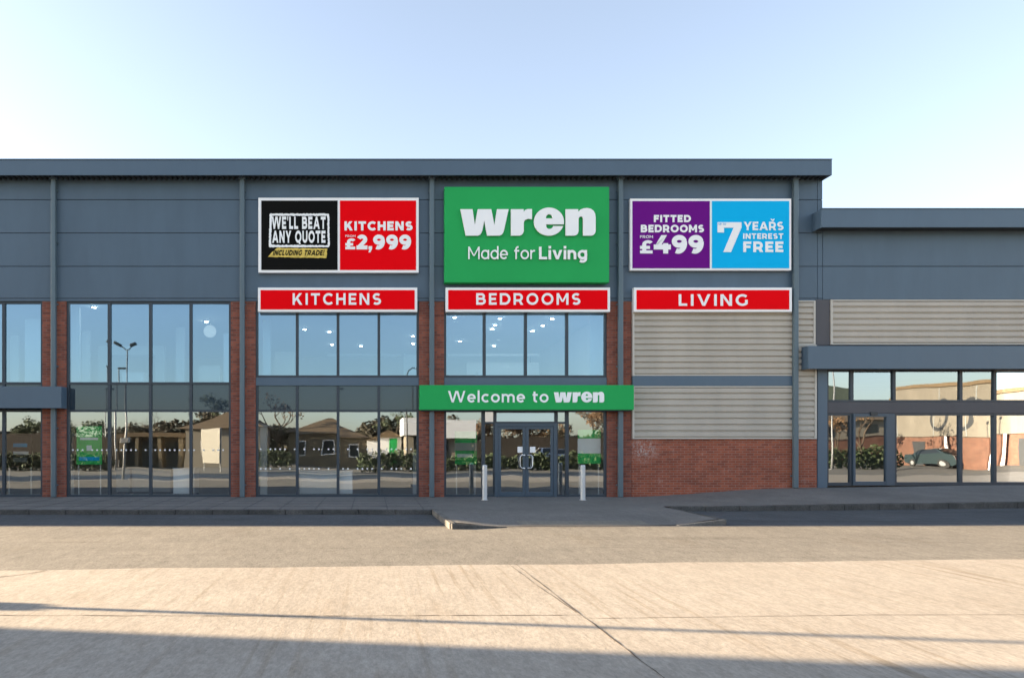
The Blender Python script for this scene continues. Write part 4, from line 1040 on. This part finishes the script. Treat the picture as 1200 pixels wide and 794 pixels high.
tree(MX(100, 68), MY(68), 5.0, 'rounded green tree mirrored above the green poster', 9, 0.8, M['leaf'], seed=8)
tree(MX(30, 68), MY(68), 5.2, 'rounded green tree mirrored in the leftmost window', 9, 0.8, M['leaf'], seed=9)
tree(MX(470, 68), MY(68), 5.6, 'thin leaved tree mirrored above the white hut', 5, 0.7, M['leaf'], seed=11)
tree(MX(255, 70), MY(70), 7.4, 'dark tree mirrored behind the hipped roof kiosk', 9, 0.6, M['leaf'], seed=12)
for i, (px, hh) in enumerate(((585, 5.6), (610, 5.0), (640, 5.8), (690, 7.4), (715, 6.6))):
    tree(MX(px, 72), MY(72), hh, ('brown leaved tree mirrored in the left entrance door', 'short brown tree mirrored between the entrance doors', 'brown tree mirrored in the right entrance door', 'tall brown tree mirrored above the white and green poster', 'brown tree mirrored at the right end of the entrance glazing')[i], 8, 0.7, M['autumn'], seed=20 + i)
tree(MX(1020, 56), MY(56), 5.6, 'bare tree mirrored in the sliding door of the right-hand unit', 1, 0.8, M['autumn'], seed=31)
tree(MX(985, 62), MY(62), 5.4, 'brownish tree mirrored left of the sliding door', 4, 0.7, M['autumn'], seed=32)

# the wood beyond, one dark mass
mb = MB(); rw = random.Random(4); x = -62.0
while x < 46:
    hh = 4.2 + 1.3 * math.sin(x * 0.21) + 0.9 * math.sin(x * 0.57 + 1) + rw.uniform(-0.5, 0.6)
    for k in range(3): leafy(mb, Vector((x + rw.uniform(-.6, .6), MY(92) + rw.uniform(-2, 2), G + hh * (0.2 + 0.28 * k))), (1.3, 1.0, hh * 0.24), 170, 0.27)
    x += 1.1
tag(mb.build('far_wood', M['wood'], at=(0, MY(92), G)), 'dark belt of trees beyond the yard, mirrored low in the shop windows', 'wood', kind='stuff')
# far hills, seen in the right-hand glass
mb = MB(); prev = None
for i in range(121):
    a = R(-66 + 46 * i / 120); d = 620.0
    hgt = 34 + 3 * math.sin(i * 0.07) + 1.5 * math.sin(i * 0.31) + 0.7 * math.sin(i * 0.83)
    hgt *= smooth(0, 26, i)
    x, y = d * math.cos(a) , d * math.sin(a)
    cur = (mb.bm.verts.new((x * 0.8, y * 0.8, -0.4)), mb.bm.verts.new((x, y, max(0.5, hgt))), mb.bm.verts.new((x * 1.3, y * 1.3, -0.4)))
    if prev: mb.bm.faces.new((prev[0], cur[0], cur[1], prev[1])); mb.bm.faces.new((prev[1], cur[1], cur[2], prev[2]))
    prev = cur
tag(mb.build('hills', M['hill'], at=(0, 0, 0)), kind='structure')

# parked cars
def car(x, y, rz, paint_, label):
    r = empty('parked_car', (0, 0, 0), label, 'car')
    prof = [(-2.05, 0.35), (-2.1, 0.75), (-1.95, 0.95), (-1.3, 1.02), (-0.65, 1.42), (0.75, 1.47), (1.5, 1.08), (1.95, 0.98), (2.1, 0.7), (2.08, 0.35), (1.75, 0.22), (-1.75, 0.22)]
    mb = MB(); rows_ = []
    for yy, k in ((-0.86, 0.0), (-0.84, 0.5), (0.84, 0.5), (0.86, 0.0)):
        rows_.append([mb.bm.verts.new((px, yy * (0.80 if pz > 1.2 else 1.0), pz)) for px, pz in prof])
    for a, b in zip(rows_, rows_[1:]):
        for i in range(len(prof)): mb.bm.faces.new((a[i], a[(i+1) % len(prof)], b[(i+1) % len(prof)], b[i]))
    mb.bm.faces.new(rows_[0]); mb.bm.faces.new(rows_[-1][::-1])
    mb.build('body', paint_, r, bevel=0.05)
    MB().quad((-1.28, -0.68, 1.06), (-1.28, 0.68, 1.06), (-0.70, 0.62, 1.42), (-0.70, -0.62, 1.42)).build('windscreen', M['car_glass'], r).location = (-0.03, 0, 0.02)
    MB().quad((1.47, -0.68, 1.12), (1.47, 0.68, 1.12), (0.80, 0.62, 1.45), (0.80, -0.62, 1.45)).build('rear_window', M['car_glass'], r).location = (0.03, 0, 0.02)
    for s in (-1, 1):
        MB().quad((-1.0, s * 0.845, 1.08), (1.25, s * 0.845, 1.08), (0.7, s * 0.715, 1.4), (-0.6, s * 0.715, 1.4)).build('side_window', M['car_glass'], r).location = (0, s * 0.02, 0)
        MB().box(-2.13, -2.06, s * 0.5 - 0.16, s * 0.5 + 0.16, 0.66, 0.8).build('headlight', M['steel'], r, bevel=0.01)
        MB().box(2.07, 2.12, s * 0.6 - 0.12, s * 0.6 + 0.12, 0.7, 0.9).build('tail_light', M['red'], r, bevel=0.01)
        for wx in (-1.3, 1.3):
            t = MB().tube([(wx, s * 0.72, 0.31), (wx, s * 0.90, 0.31)], 0.31, 18).build('wheel', M['tyre'], r)
            MB().tube([(wx, s * 0.901, 0.31), (wx, s * 0.91, 0.31)], 0.17, 14).build('rim', M['galv'], t)
    r.location = (x, y, G); r.rotation_euler = (0, 0, rz)
car(MX(640, 58), MY(58) - 1, R(-85), M['car_white'], 'white car mirrored low in the right entrance door')
car(MX(1104, 56), MY(56), R(78), M['car_dark'], 'dark car parked before the brick store, mirrored in the right-hand unit')
